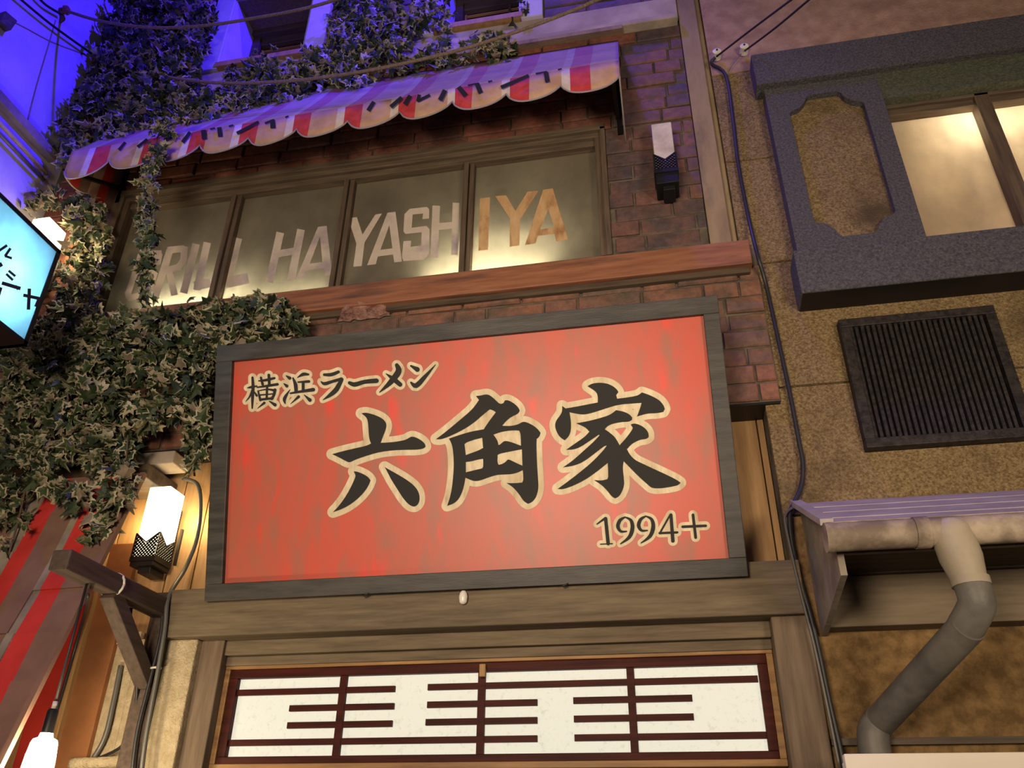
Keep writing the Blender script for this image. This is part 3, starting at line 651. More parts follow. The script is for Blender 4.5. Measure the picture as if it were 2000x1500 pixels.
letter(panes[2], polys=[([(1085,590),(1170,580),(1190,505),(1338,485),(1350,562),(1425,555),(1362,68),(1283,78)], [[(1302,200),(1215,440),(1332,425)]])], fr_=LB)
letter(panes[2], polys=[([(1690,135),(1625,140),(1632,85),(1530,95),(1520,225),(1665,205),(1695,240),(1690,480),(1640,535),(1440,550),(1425,510),(1440,355),(1515,350),(1510,410),(1612,398),(1618,268),(1460,285),(1440,260),(1450,90),(1500,40),(1670,20),(1692,45)], [])], fr_=LB)
letter(panes[2], [[(1760, 8, 74), (1740, 520, 76)], [(1953, -20, 66), (1938, 490, 62)], [(1780, 213, 66), (1930, 198, 66)]], fr_=LB)
for pl in (([(430,265),(540,250),(518,822),(412,832)], []), ([(598,240),(712,228),(815,400),(945,190),(1065,180),(865,495),(860,775),(752,790),(755,480)], []),
           ([(918,772),(1035,750),(1060,670),(1240,650),(1258,730),(1388,710),(1220,155),(1115,170)], [[(1170,380),(1085,600),(1240,578)]])):
    letter(panes[3], polys=[pl], fr_=LC, mat='letter_c')

# ================================================================== AWNING
AD = .60
def AX(px, py): return P(px, py, -AD)[0]
ax0, ax1 = P(133, 315, -AD)[0], P(1209, 130, -AD)[0]
zf1 = P(1208, 118, -AD)[2]; zf0 = P(136, 297, -AD)[2]
def zfold(x): t = (x-ax0)/(ax1-ax0); return zf0+(zf1-zf0)*t+ -.015*math.sin(math.pi*t)
zbk = 7.70
cusps = [(1207, 148), (1095, 165), (988, 182), (883, 197), (780, 217), (679, 235), (579, 251), (485, 268), (390, 282), (306, 300), (213, 312), (130, 335)]
cx_ = sorted(P(a, b, -AD)[0] for a, b in cusps); cx_[0] = ax0; cx_[-1] = ax1
cz_ = [P(a, b, -AD)[2] for a, b in sorted(cusps)]
reds = [1133, 1015, 906, 796, 691, 591, 488, 388, 296, 199]; rw = [40, 38, 34, 34, 34, 32, 32, 30, 28, 28]
bounds = []
for c_, w_ in zip(reds, rw):
    y_ = 130+(1209-c_)*.167; x_ = lambda v: AX(v, y_)
    bounds.append((x_(c_-w_/2-w_*.42), x_(c_-w_/2), 0)); bounds.append((x_(c_-w_/2), x_(c_+w_/2), 1))
def strip(x):
    for a, b, m_ in bounds:
        if a <= x < b: return m_
    return 2
xs = sorted(set([ax0, ax1]+[v for a, b, _ in bounds for v in (a, b)]+[ax0+(ax1-ax0)*i/132 for i in range(133)]+cx_))
xs = [x for x in xs if ax0 <= x <= ax1]
def zbot(x):
    for i in range(len(cx_)-1):
        if cx_[i] <= x <= cx_[i+1]+1e-9:
            t = (x-cx_[i])/(cx_[i+1]-cx_[i]); base = cz_[i]*(1-t)+cz_[i+1]*t
            return base-.138*math.sin(math.pi*t**.85)**.8
    return cz_[-1]
aw = thing('awning', 'red, white and tan striped canvas awning with scalloped valance over the lettered window', 'awning', ((ax0+ax1)/2, 0, 6.5))
slope = MB(); val = MB(); pip = []
def ripple(x): return .012*math.sin(x*15.4)*0+.006*math.sin(x*7)
rowsn = 6
vs = []; 
for x in xs:
    for j in range(rowsn+1):
        t = j/rowsn; y = -AD*(1-t); z = zfold(x)*(1-t)+zbk*t - .05*math.sin(math.pi*t)*(1+.3*math.sin(x*3)); vs.append((x, y, z))
fs = []; mi = []
for i in range(len(xs)-1):
    for j in range(rowsn): k = i*(rowsn+1)+j; fs.append((k, k+rowsn+1, k+rowsn+2, k+1)); mi.append(strip((xs[i]+xs[i+1])/2))
o = MB().add(vs, fs, mi).build('canopy_cloth', ['tint_w', 'tint_r', 'tint_t'], aw, True)
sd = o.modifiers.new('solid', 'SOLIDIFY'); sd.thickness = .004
vs = []; fs = []; mi = []
for i, x in enumerate(xs):
    zt_ = zfold(x); zb2 = zbot(x)
    for j in range(4): t = j/3; vs.append((x, -AD-.004-.012*t*math.sin(x*15.5), zt_*(1-t)+zb2*t))
    pip.append((x, -AD-.006-.012*math.sin(x*15.5), zb2))
    if i:
        for j in range(3): k = (i-1)*4+j; fs.append((k, k+4, k+5, k+1)); mi.append(strip((xs[i]+xs[i-1])/2))
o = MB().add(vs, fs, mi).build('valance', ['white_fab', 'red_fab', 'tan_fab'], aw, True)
sd = o.modifiers.new('solid', 'SOLIDIFY'); sd.thickness = .004
MB().tube(pip, .0065, 5, sub=1).build('piping', 'trim_fab', aw, True)
# side panels
def side(x, mats, scal=2):
    zl = P(1232, 272)[2]-.02; vs = []; fs = []; mi = []; k = 24; pts = []
    for i in range(k+1):
        t = i/k; y = -AD*(1-t); zt_ = zfold(x)*(1-t)+zbk*t-.05*math.sin(math.pi*t); zb2 = zbot(x)*(1-t)+zl*t-.055*abs(math.sin(math.pi*t*scal))**.75
        vs += [(x, y, zt_), (x, y, zb2)]; pts.append((x, y, zb2))
        if i: fs.append((2*i-2, 2*i, 2*i+1, 2*i-1)); mi.append(2 if (i//4) % 3 == 0 else (1 if (i//4) % 3 == 1 else 0) if len(mats) > 2 else 0)
    o = MB().add(vs, fs, mi).build('side_panel', mats, aw); s_ = o.modifiers.new('s', 'SOLIDIFY'); s_.thickness = .004
    MB().tube(pts, .0065, 5, sub=1).build('piping', 'trim_fab', aw, True)
side(ax0+.003, ['brown_fab', 'red_fab2', 'tan_fab']); side(ax1-.003, ['white_fab', 'red_fab', 'tan_fab'], 1)
# frame arms
for x in (ax0+.06, ax1-.05):
    MB().bar((x, -AD+.03, zbot(x)+.08), (x, -.01, 7.35), .03, .03).build('frame_arm', 'black_metal', aw)
    MB().bar((x, -AD+.03, zbot(x)+.08), (x, -.01, 6.72), .03, .03).build('frame_arm', 'black_metal', aw)
MB().bar((ax0+.02, -AD+.025, zfold(ax0)-.03), (ax1-.02, -AD+.025, zfold(ax1)-.03), .025, .025).build('front_bar', 'black_metal', aw)
MB().box(ax1-.06, ax1-.02, -.03, 0, 6.55, 7.6).build('wall_bracket', 'black_metal', aw)
MB().box(ax0+.02, ax0+.06, -.03, 0, 6.55, 7.6).build('wall_bracket', 'black_metal', aw)
def VP_(x, y, h=0): return P(x, y, -AD-.022-h)
Z4 = ((120, 200), .2); Z1 = ((0, 0), .35); Z5 = ((660, 100), .29)
for fr_, segs in ((Z4, [((625,388),(560,465),30), ((838,360),(742,435),28), ((1108,322),(1000,370),30), ((1258,290),(1182,390),36), ((1385,268),(1395,357),48), ((1540,242),(1552,335),44), ((1452,262),(1500,250),16), ((1635,235),(1678,222),18), ((1925,190),(1712,300),28)]),
                  (Z1, [((1478,688),(1530,668),12), ((1520,668),(1523,715),28), ((1592,655),(1610,648),10)]),
                  (Z5, [((243,340),(203,400),28), ((430,310),(355,375),26), ((488,298),(450,358),30), ((548,292),(538,338),24), ((535,335),(620,295),20), ((722,262),(688,330),32), ((812,238),(862,300),34), ((875,230),(950,214),12), ((937,220),(962,282),32), ((1012,205),(1040,197),14), ((1285,163),(1098,243),24), ((1332,152),(1408,135),12), ((1400,140),(1412,207),32), ((1482,124),(1508,116),12)])):
    for a, b, w in segs:
        a = np.array(a, float); b = np.array(b, float); d = (b-a)/np.linalg.norm(b-a); n = np.array([-d[1], d[0]])*w/2; h = jit()
        q4 = [VP_(fr_[0][0]+p[0]*fr_[1], fr_[0][1]+p[1]*fr_[1], h) for p in (a+n, b+n, b-n, a-n)]
        for q_ in q4: q_[2] = min(q_[2], zfold(q_[0])-.004)
        MB().add(q4, [(0, 1, 2, 3)]).build('letter_stroke', 'navy', aw)

# ================================================================== THIRD FLOOR WINDOWS
def upper_window(name, ow, D, label, bl):
    x0, x1, z0, z1 = ow; w = thing(name, label, 'window', (x0, 0, z0)); w['kind'] = 'structure'
    MB().box(x0-.02, x1+.02, YW-.03, .0, z0-.05, z0+.012).box(x0+.002, x1-.002, .0, D+.02, z0+.002, z0+.012).build('sill', 'plank', w)
    MB().box(x0+.002, x0+.02, YW, D+.04, z0+.002, z1-.002).build('jamb', 'bluewall', w); MB().box(x1-.02, x1-.002, YW, D+.04, z0+.002, z1-.002).build('jamb', 'bluewall', w)
    MB().box(x0+.021, x1-.021, YW-.005, D+.04, z1-.03, z1-.003).build('soffit_board', 'post', w)
    for a in ((x0, x1, D-.10, D+.03, z1-.10, z1), (x0, x0+.10, D-.06, D+.03, z0, z1-.1), (x1-.10, x1, D-.06, D+.03, z0, z1-.1), (x0+.1, x1-.1, D-.03, D+.03, z1-.2, z1-.1), (x0+.1, x1-.1, D-.03, D+.03, z0, z0+.06)):
        MB().box(*a).build('sash_rail', 'darkwood', w, bev=.006)
    z = z1-.27
    while z > z0+.1:
        MB().box(x0+.12, x1-.12, D, D+.02, z, z+.02).build('muntin', 'oak' if z > z1-.3 else 'darkwood', w); z -= .12
    MB().box(x0+.11, x0+.13, D-.01, D+.02, z0+.06, z1-.25).build('muntin', 'oak', w)
    MB().box(x0+(x1-x0)*.7, x0+(x1-x0)*.7+.025, D-.01, D+.02, z0+.06, z1-.2).build('muntin', 'darkwood', w)
    MB().box(x0, x1, D+.03, D+.035, z0, z1).build('pane', 'darkglass', w)
    return w
u1 = upper_window('window_2', W2, D2, 'small recessed dark third floor window, left of the two above the awning', 9)
u2 = upper_window('window_3', W3, D3, 'small recessed dark third floor window, right of the two, cut by the top edge', 10)
def casing(xa, xb, nm, lab, z1):
    o = MB().box(xa, xb, YW-.02, .0, 8.09, z1).build(nm, 'bluewall', bev=.006); struct(o, lab, 'pilaster')
casing(W2[1]+.001, P(640, 50, YW)[0], 'trim_11', 'pale casing board right of the left third floor window', 10.3)
casing(W2[0]-.20, W2[0]-.001, 'trim_12', 'pale casing board left of the left third floor window', 10.3)
casing(W3[0]-.10, W3[0]-.001, 'trim_13', 'blue lit casing board left of the right third floor window', 10.3)
casing(W3[1]+.001, P(1060, 10, YW)[0], 'trim_14', 'pale casing board right of the right third floor window', 10.3)
o = MB().box(W2[0]-.0005, W2[1]+.0005, YW-.01, .0, W2[3]-.002, 10.3).build('trim_9', 'post'); struct(o, 'brown board above the left third floor window', 'board')

# ================================================================== LANTERNS
def lantern(tl, tr, ybot, Yf, d, lit, label):
    """front face top corners px, bottom px row, front plane, depth"""
    a, b = P(*tl, Yf), P(*tr, Yf); x0, x1 = a[0], b[0]; z1 = (a[2]+b[2])/2
    z0 = P(tl[0]+(tr[0]-tl[0])/2+(-38 if lit else 5), ybot, Yf)[2]; H = z1-z0; w = x1-x0
    root = thing('wall_lantern', label, 'lantern', ((x0+x1)/2, Yf+d, z0), 'box shaped wall lanterns')
    MB().box(x0+.006, x1-.006, Yf+.006, Yf+d, z0+.01, z1).build('glass_shade', 'glass_lit' if lit else 'glass_off', root, bev=.006)
    MB().box(x0-.006, x1+.006, Yf-.006, Yf+d, z0-.02, z0+.012).build('base_rim', 'black_metal', root)
    hb = .10 if not lit else .03
    MB().box(x0+.0, x1-.0, Yf+.0, Yf+d, z0-.02-hb, z0-.02).box(x0+w*.28, x1-w*.18, Yf+.03, Yf+d, z0-.06-hb, z0-.02-hb).build('base_block', 'black_metal', root, bev=.004)
    MB().box(x0+.02, x1-.02, Yf+d, Yf+d+.03, z0-.02, z1-.1).build('wall_plate', 'black_metal', root)
    faces = [(A(x0, Yf, z0), A(w, 0, 0)), (A(x1, Yf, z0), A(0, d, 0)), (A(x0, Yf+d, z0), A(0, -d, 0))]
    mb = MB(); hc = H*.34
    top = lambda u: .62+.38*abs(2*u-1)
    for o_, e in faces:
        L = np.linalg.norm(e); nrm = np.cross(e/L, A(0, 0, 1)); Pf = lambda u, v: o_+e*u+A(0, 0, hc*v)+nrm*.003
        step = .027; nb = int(L/step)+1; sl = hc/L
        for sg_ in (1, -1):
            for i in range(-int(sl*nb)-2, nb+int(sl*nb)+3):
                pts = []
                for q in range(31):
                    v = q/30; u = i/nb+sg_*v*sl
                    if 0 <= u <= 1 and v <= top(u): pts.append((u, v))
                if len(pts) > 1: mb.bar(Pf(*pts[0]), Pf(*pts[-1]), .0095, .004, nrm)
        for q in range(2): mb.bar(Pf(q/2, top(q/2)), Pf((q+1)/2, top((q+1)/2)), .008, .005, nrm)
        mb.bar(Pf(0, 0), Pf(0, 1), .007, .005, nrm)
    mb.build('lattice_collar', 'black_metal', root)
    if lit:
        MB().box(x1+.03, x1+.045, Yf+d-.02, Yf+d, z0, z0+H*.5).build('side_rod', 'black_metal', root)
        zc = (z0+z1)/2
        for q in ((x0-.10, Yf+d*.6, zc+.05, 5), (x1+.12, Yf+d*.6, zc+.05, 6)): point('lantern_glow', q[:3], q[3], (1.0, .74, .36), .04)
    return root
lantern((290, 953), (335, 946), 1090, -.02, .19, True, 'lit glowing box lantern between ivy and the red sign')
lantern((1270, 243), (1312, 235), 333, -.20, .17, False, 'unlit frosted box lantern with black base on the brick beside the awning')
lantern((62, 428), (98, 421), 540, -.30, .22, True, 'lit box lantern partly hidden behind the blue projecting sign')
p = P(128, 470, -.55); point('lantern_glow', tuple(p), 9, (1.0, .80, .45), .05)

# ================================================================== BLUE PROJECTING LIGHTBOX
XS = -3.86
e1 = PX(128, 500, XS); e2 = PX(40, 668, XS); n1_ = PX(-60, 317, XS); 
yfar = (e1[1]+e2[1])/2; zt_ = e1[2]; zb_ = e2[2]; ynear = yfar-1.15
lb = thing('lightbox_sign', 'blue glowing projecting lightbox sign with black katakana at the left edge', 'sign', (XS, yfar, zb_))
t_ = .03
for (y0, y1, a, b) in ((ynear, yfar, zt_-t_, zt_), (ynear, yfar, zb_, zb_+t_), (yfar-t_, yfar, zb_, zt_), (ynear, ynear+t_, zb_, zt_)):
    MB().box(XS-.22, XS+.005, y0, y1, a, b).build('casing', 'black_metal', lb)
MB().box(XS-.005, XS-.001, ynear+t_, yfar-t_, zb_+t_, zt_-t_).build('face_panel', 'lightbox', lb)
MB().box(XS-.22, XS-.2, ynear, yfar, zb_, zt_).build('back_panel', 'white_board', lb)
for q, (a, b, e) in enumerate(((.27, .42, 13), (.32, .20, 6), (.8, .5, 4))):
    point('lightbox_lamp', (XS-.10, yfar-a, zb_+b), e, (.55, .85, 1.0), .035)
MB().bar((XS-.22, yfar-.3, zt_-.15), (XL, yfar-.3, zt_-.15), .04, .04).build('mounting_arm', 'black_metal', lb)
s8 = 250/1071
for a, b, w in (((-10,600),(60,553),18), ((88,577),(42,645),18), ((40,642),(100,662),16), ((-10,725),(18,708),30), ((72,765),(128,812),16), ((52,792),(108,845),16), ((15,868),(172,915),26), ((130,890),(150,925),14),
                ((246,915),(238,1092),24), ((195,970),(338,1000),22), ((330,995),(298,1068),22), ((10, 905), (-20, 1000), 20)):
    a = np.array(a, float); b = np.array(b, float); d = (b-a)/np.linalg.norm(b-a); n = np.array([-d[1], d[0]])*(w+5)/2; h = jit()
    MB().add([PX(p[0]*s8, 350+p[1]*s8, XS+.001+h) for p in (a+n, b+n, b-n, a-n)], [(0, 1, 2, 3)]).build('letter_stroke', 'ink', lb)

# ================================================================== RIGHT BUILDING: GRANITE WINDOW SURROUND
Z3 = ((1200, 0), .4)
w4 = thing('window_4', 'wide lit window in a dark grey granite surround on the ochre wall', 'window', (1.0, 0, 5.2)); w4['kind'] = 'structure'
# pier
pzt = R3(730, 440, YPi)[2]; pzb = R3(1530, 1150, YPi)[2]
pxl = (R3(745, 480, YPi)[0]+R3(880, 1200, YPi)[0])/2; pxr = (R3(1290, 420, YPi)[0]+R3(1525, 1140, YPi)[0])/2
hole = [(848,552),(905,520),(935,478),(1105,442),(1150,472),(1205,500),(1380,1025),(1310,1080),(1275,1135),(1110,1148),(1065,1095),(970,1075)]
h3 = [R3(x, y, YPi) for x, y in hole]
hx0 = min(p[0] for p in h3); hx1 = max(p[0] for p in h3); hz0 = min(p[2] for p in h3); hz1 = max(p[2] for p in h3)
cxh, czh = (hx0+hx1)/2, (hz0+hz1)/2; hw, hh_ = (hx1-hx0)/2-.01, (hz1-hz0)/2-.0
prof = []
def corner(sx, sz):
    q = []
    for t in (0, .33, .66, 1): 
        a = math.pi/2*t; q.append((cxh+sx*(hw-.17*math.cos(a)), czh+sz*(hh_-.17*math.sin(a))))
    return q
# concave corners of the inset, going round
c1 = corner(-1, 1); c2 = corner(1, 1); c3_ = corner(1, -1); c4_ = corner(-1, -1)
prof = list(reversed(c1)); prof = [(p[0], p[1]) for p in prof]
ring_ = []
R_ = .14
for sx, sz, order in ((-1, 1, 0), (1, 1, 1), (1, -1, 0), (-1, -1, 1)):
    q = [(cxh+sx*hw, czh+sz*(hh_-R_-.02)), (cxh+sx*(hw-.02), czh+sz*(hh_-R_)), (cxh+sx*(hw-R_*.55), czh+sz*(hh_-R_*.85)), (cxh+sx*(hw-R_*.85), czh+sz*(hh_-R_*.5)), (cxh+sx*(hw-R_), czh+sz*(hh_-.02)), (cxh+sx*(hw-R_-.02), czh+sz*hh_)]
    ring_ += (q if not order else q[::-1])
hl = [(a, YPi, b) for a, b in ring_]
outer = [(pxl, YPi, pzt), (pxr, YPi, pzt), (pxr, YPi, pzb-.02), (pxl, YPi, pzb-.02)]
MB().prism(outer, (0, .13, 0), 0, [list(reversed(hl))]).build('pier', 'grey', w4)
MB().box(cxh-hw-.05, cxh+hw+.05, YPi+.05, .03, czh-hh_-.04, czh+hh_+.04).build('inset_panel', 'stucco', w4)
# header
hzt = R3(662, 268, YH)[2]; hzb = R3(705, 413, YH)[2]; hxl = R3(680, 340, YH)[0]
MB().box(hxl, 5.0, YH, .03, hzb, hzt).build('header_stone', 'grey', w4, bev=.008)
# recessed fascia
MB().box(pxr, 5.0, -.075, .03, R3(1320, 480, -.075)[2], hzb).build('fascia_stone', 'grey_green', w4)
# apron
azb = R3(905, 1430, YA)[2]; axl = R3(893, 1330, YA)[0]
MB().box(axl, 5.0, YA, .03, azb, azt).build('apron_stone', 'grey', w4, bev=.01)
MB().box(axl+.01, 5.0, YA+.01, .03, azb-.004, azb).build('apron_underside', 'black_metal', w4)
# window proper
gzt = R3(1350, 600, YG)[2]
mb = MB().box(pxr-.02, 5.0, .03, .12, gzt, wzt); mb.build('head_rail', 'winframe', w4, bev=.005)
mb = MB().box(pxr-.02, 5.0, .0, .06, wzt-.06, wzt); mb.build('head_rail', 'winframe', w4, bev=.005)
mxx = (R3(1790, 520, .05)[0]+R3(1995, 1020, .05)[0])/2
MB().box(mxx-.05, mxx+.05, .0, .12, gzb, wzt-.03).build('mullion', 'winframe_z', w4, bev=.005)
MB().box(mxx+1.15, mxx+1.25, .0, .12, gzb, wzt-.03).build('mullion', 'winframe_z', w4, bev=.005)
MB().box(pxr-.02, mxx, YG, YG+.006, gzb, gzt+.02).build('pane', 'pane_r', w4); MB().box(mxx, mxx+1.2, YG, YG+.006, gzb, gzt+.02).build('pane', 'pane_r', w4)
MB().box(mxx+1.2, 5.0, YG, YG+.006, gzb, gzt+.02).build('pane', 'pane_r', w4)
# make an opening in wall: cavity in front of wall slab handled by boolean-free rebuild
pl = R3(1640, 640, .2); 
point('right_window_lamp', (pl[0]+.12, .24, gzt-.10), 24, (1.0, .90, .70), .05)
pl2_ = R3(1960, 560, .2); point('right_window_lamp', (pl2_[0]+.25, .24, gzt-.10), 24, (1.0, .90, .70), .05)
WIN4 = (pxr-.02, 5.0, gzb, wzt)

# ---- vent
YV = -.05
v = [P(1636, 624, YV), P(1938, 588, YV), P(1694, 874, YV)]
vx0 = (v[0][0]+v[2][0])/2; vz1 = v[0][2]; vz0 = v[2][2]; vx1 = P(1942, 600, YV)[0]
vt = thing('vent_grille', 'rusty black vent grille with vertical bars under the grey window surround', 'vent', (vx0, 0, vz0))
f_ = .06
for (a, b, c_, d) in ((vx0, vx1, vz1-f_, vz1), (vx0, vx1, vz0, vz0+f_), (vx0, vx0+f_, vz0+f_, vz1-f_), (vx1-f_, vx1, vz0+f_, vz1-f_)):
    MB().box(a, b, YV, .03, c_, d).build('frame', 'vent', vt, bev=.004)
MB().box(vx0, vx1, .012, .018, vz0, vz1).build('back_plate', 'black_metal', vt)
ns = 24
base = None
for i in range(ns):
    x = vx0+f_+(vx1-vx0-2*f_)*(i+.5)/ns
    if base is None:
        base = MB().bar((x, YV+.03, vz0+f_), (x, YV+.03, vz1-f_), .017, .045, (.45, .9, 0)).build('slat', 'vent', vt); xb = x
    else:
        o = base.copy(); COL.objects.link(o); o.parent = vt; o.location = (x-xb, random.uniform(-.004, .004), 0)

# ================================================================== EAVE WITH GUTTER (right)
YE = -.80
ev = thing('eave', 'small projecting eave with purple lit roofing strips at lower right', 'roof', (.8, 0, 2.7))
rb = P(1556, 984, .0); rf = P(1618, 1026, YE)
xl = .745
def zroof(y): return rb[2]+(rf[2]-rb[2])*(y/YE)
for k in range(4):
    ya = YE*(1-k/4)-(.03 if k == 0 else 0); yb_ = YE*(1-(k+1)/4)+.012; h = .004
    MB().add([(xl-.02, ya, zroof(ya)+h), (5, ya, zroof(ya)+h), (5, yb_, zroof(yb_)+h*.2), (xl-.02, yb_, zroof(yb_)+h*.2),
              (xl-.02, ya, zroof(ya)-.005), (5, ya, zroof(ya)-.005), (5, yb_, zroof(yb_)-.01), (xl-.02, yb_, zroof(yb_)-.01)],
             [(0, 1, 2, 3), (7, 6, 5, 4), (0, 4, 5, 1), (1, 5, 6, 2), (2, 6, 7, 3), (3, 7, 4, 0)]).build('roof_strip', 'roofm', ev)
# side board
q6 = PX(1650, 1126, xl+.02); pts = [A(xl, 0, zroof(0)-.015), A(xl, YE, zroof(YE)-.015), A(xl, YE, q6[2]), A(xl, -.45, q6[2]-.035), A(xl, -.0, PX(1604, 1234, xl)[2]-.02)]
MB().bar((xl-.02, .0, zroof(0)+.01), (xl-.02, YE-.02, zroof(YE)+.01), .06, .03).build('barge_strip', 'roofm', ev)
MB().prism([(p[0], p[1], p[2]) for p in (pts[0], pts[1], pts[2], pts[4], A(xl, 0.02, pts[4][2]))], (.03, 0, 0)).build('side_board', 'board', ev)
MB().box(xl+.03, 5, YE+.06, YE+.09, zroof(YE)-.12, zroof(YE)-.01).build('fascia', 'board', ev)
MB().box(xl+.03, 5, YE+.09, 0, zroof(YE)-.03, zroof(YE)-.015).build('soffit', 'darkwood', ev)
ez1, ez0 = P(1800, 1105, -.08)[2], P(1800, 1180, -.08)[2]
ez0 = P(1640, 1228, -.06)[2]
o = MB().box(xl+.03, 5, -.10, .02, ez0, P(1660, 1125, -.1)[2]).build('wall_plate_beam', 'eave', ev, bev=.006)
MB().box(xl+.03, 5, -.13, .02, P(1660, 1125, -.1)[2], P(1660, 1125, -.1)[2]+.05).build('upper_beam', 'darkwood', ev, bev=.006)
# gutter
gt = thing('gutter', 'weathered round gutter along the front of the small eave', 'gutter', (xl+.08, YE-.08, zroof(YE)-.12))
YU = YE-.09
g0 = P(1620, 1050, YU); gz_ = g0[2]; gr = (P(1640, 1020, YU)[2]-P(1645, 1076, YU)[2])/2*.97; gx0 = P(1617, 1050, YU)[0]
def half(x0, x1, r, nm, mat, k=14, full=False):
    mb = MB(); vs = []; fs = []
    for x in (x0, x1):
        for j in range(k+1):
            a = math.pi+math.pi*j/k; vs.append((x, YU+r*math.cos(a), gz_+.0+r*math.sin(a)*1.0+r*.4))
    for j in range(k): fs.append((j, j+1, j+k+2, j+k+1))
    # thickness lip
    o = mb.add(vs, fs).build(nm, mat, gt, True); s_ = o.modifiers.new('s', 'SOLIDIFY'); s_.thickness = .006; s_.offset = 1; return o
def cyl(x0, x1, r, nm, mat, par=gt):
    return MB().tube([(x0, YU, gz_), (x1, YU, gz_)], r, 20, sub=1).build(nm, mat, par, 'auto')
cyl(gx0, 5.0, gr, 'pipe', 'gutter')
for px in (1800,):
    xg = P(px, 1045, YU)[0]; cyl(xg-.03, xg+.03, gr*1.09, 'bracket', 'gutter')
cyl(gx0-.012, gx0+.02, gr*1.04, 'end_cap', 'gutter')
MB().box(gx0, 5.0, YU-.02, YU+.1, gz_+gr*.82, gz_+gr*1.02).build('top_lip', 'gutter', gt)
# downspout
ds = thing('downspout', 'funnel and fat grey rainpipe slanting down from the gutter', 'pipe', tuple(P(1720, 1470, .0)))
fx, fy_ = P(1858, 1040, YU)[0], YU
ptop = A(fx, YU, gz_+gr*.7); pmid = A(fx, YU, gz_-gr*.7)
pf = P(1898, 1145, YU)
MB().tube([ptop, A(fx, YU, gz_), A((fx+pf[0])/2, YU, (gz_+pf[2])/2+.0), pf], [gr*.85, gr*1.35, gr*1.35, gr*.98], 20, sub=4).build('funnel', 'funnel', ds, 'auto')
dr = gr*1.12
pe = P(1905, 1190, YU+.02); yend = -.10
pa = P(1882, 1232, YU+.10); pb2 = P(1716, 1412, yend); pc = P(1706, 1450, yend); pd = P(1716, 1500, yend); pd = A(pc[0], yend, 1.75)
MB().tube([pf+A(0, 0, .03), P(1908, 1172, YU), pe, pa], dr, 20, sub=4).build('elbow', 'downspout', ds, 'auto')
MB().tube([pa-(pb2-pa)*.05, pb2], dr*.985, 20, sub=1).build('pipe', 'downspout', ds, 'auto')
MB().tube([pb2+(pa-pb2)*.04, pb2, pc, pd], dr*1.03, 20, sub=4).build('elbow', 'downspout', ds, 'auto')
MB().tube([pf+A(0, 0, .035), pf-A(0, 0, .0)], dr*1.07, 20, sub=1).build('collar', 'funnel', ds, 'auto')
# rail low on the right wall and white board
rz = P(1800, 1446, -.01)[2]
struct(MB().box(.70, 5.0, -.03, .02, rz-.02, rz+.012).build('trim_15', 'darkwood'), 'dark rail low on the right hand wall', 'trim')
wz = P(1660, 1473, -.35)[2]; wx = P(1648, 1480, -.35)[0]
o = MB().box(wx, 4.5, -.37, -.31, 1.2, wz).box(wx, 4.5, -.31, -.27, 1.2, wz-.03).build('white_board', 'white_board', bev=.004)
tag(origin(o, (wx, -.35, 1.2)), 'plain cream board whose top edge shows at the bottom right corner', 'board')
o = MB().box(wx+.3, wx+.34, -.28, .02, 1.5, 1.54).box(3.5, 3.54, -.28, .02, 1.5, 1.54).build('bracket', 'black_metal', None); o.parent = bpy.data.objects['white_board']; o.matrix_parent_inverse = Matrix.Translation(-Vector((wx, -.35, 1.2)))

# ================================================================== LOWER LEFT: striped canvas, boards, bracket
th = math.radians(16)
yc0 = -.25; zc0 = P(150, 935, yc0)[2]
on = A(0, yc0, zc0); nn = A(0, -math.cos(th), -math.sin(th)); nn = A(0, -math.cos(th), math.sin(th))
# surface goes down and outwards: direction (0,-sin,-cos)
dd = A(0, -math.sin(th), -math.cos(th)); nn = A(0, -math.cos(th), math.sin(th))
def cv(px, py):
    q = PN(px, py, on, nn); return q[0]
cut = [((186-30, 958+60), 'x')]
def linex(pts): return sum(cv(*p) for p in pts)/len(pts)
E0 = linex([(277, 928), (204, 1080), (168, 1158)])       # right edge of right brown stripe
E1 = linex([(157, 1080), (60, 1262)]);
E2 = linex([(118, 1080), (50, 1206)]); E3 = linex([(105, 1080), (30, 1215)])
E4 = E3-(E0-E1)*.95; E5 = E4-(E1-E2)*.9; E6 = E5-.10; E7 = E6-.45
ed = [(E7-.8, E7, 1), (E7, E6, 0), (E6, E5, 2), (E5-.0, E4, 1), (E4, E3, 0), (E3, E2, 2), (E2, E1, 1), (E1, E0, 0)]
cw = thing('canvas_awning', 'steep red and brown striped canvas below the ivy at lower left', 'awning', (E0, yc0, zc0))
vs = []; fs = []; mi = []; Lc = 2.3
for (a, b, m_) in ed:
    for i in range(8):
        s0, s1 = Lc*i/8, Lc*(i+1)/8; o_ = len(vs)
        wob = lambda s, x: nn*(.012*math.sin(s*5+x*3))
        for (x, s) in ((a, s0), (b, s0), (b, s1), (a, s1)): vs.append(on*A(0, 1, 1)+A(x, 0, 0)+dd*s+wob(s, x))
        fs.append((o_, o_+1, o_+2, o_+3)); mi.append(m_)
o = MB().add(vs, fs, mi).build('canvas', ['brown_fab', 'red_fab2', 'board'], cw); s_ = o.modifiers.new('s', 'SOLIDIFY'); s_.thickness = .01
MB().bar(A(E0+.0, 0, 0)+on*A(0, 1, 1)+nn*.0, A(E0, 0, 0)+on*A(0, 1, 1)+dd*Lc, .035, .03).build('edge_batten', 'brown_fab', cw)
o = MB().box(-5.2, P(300, 915, -.1)[0], -.16, .2, P(200, 938, -.16)[2], P(200, 912, -.16)[2]).build('valance_beam', 'darkwood', bev=.006)
tag(origin(o, (E0, 0, zc0)), 'dark beam under the ivy at the top of the striped canvas', 'beam')
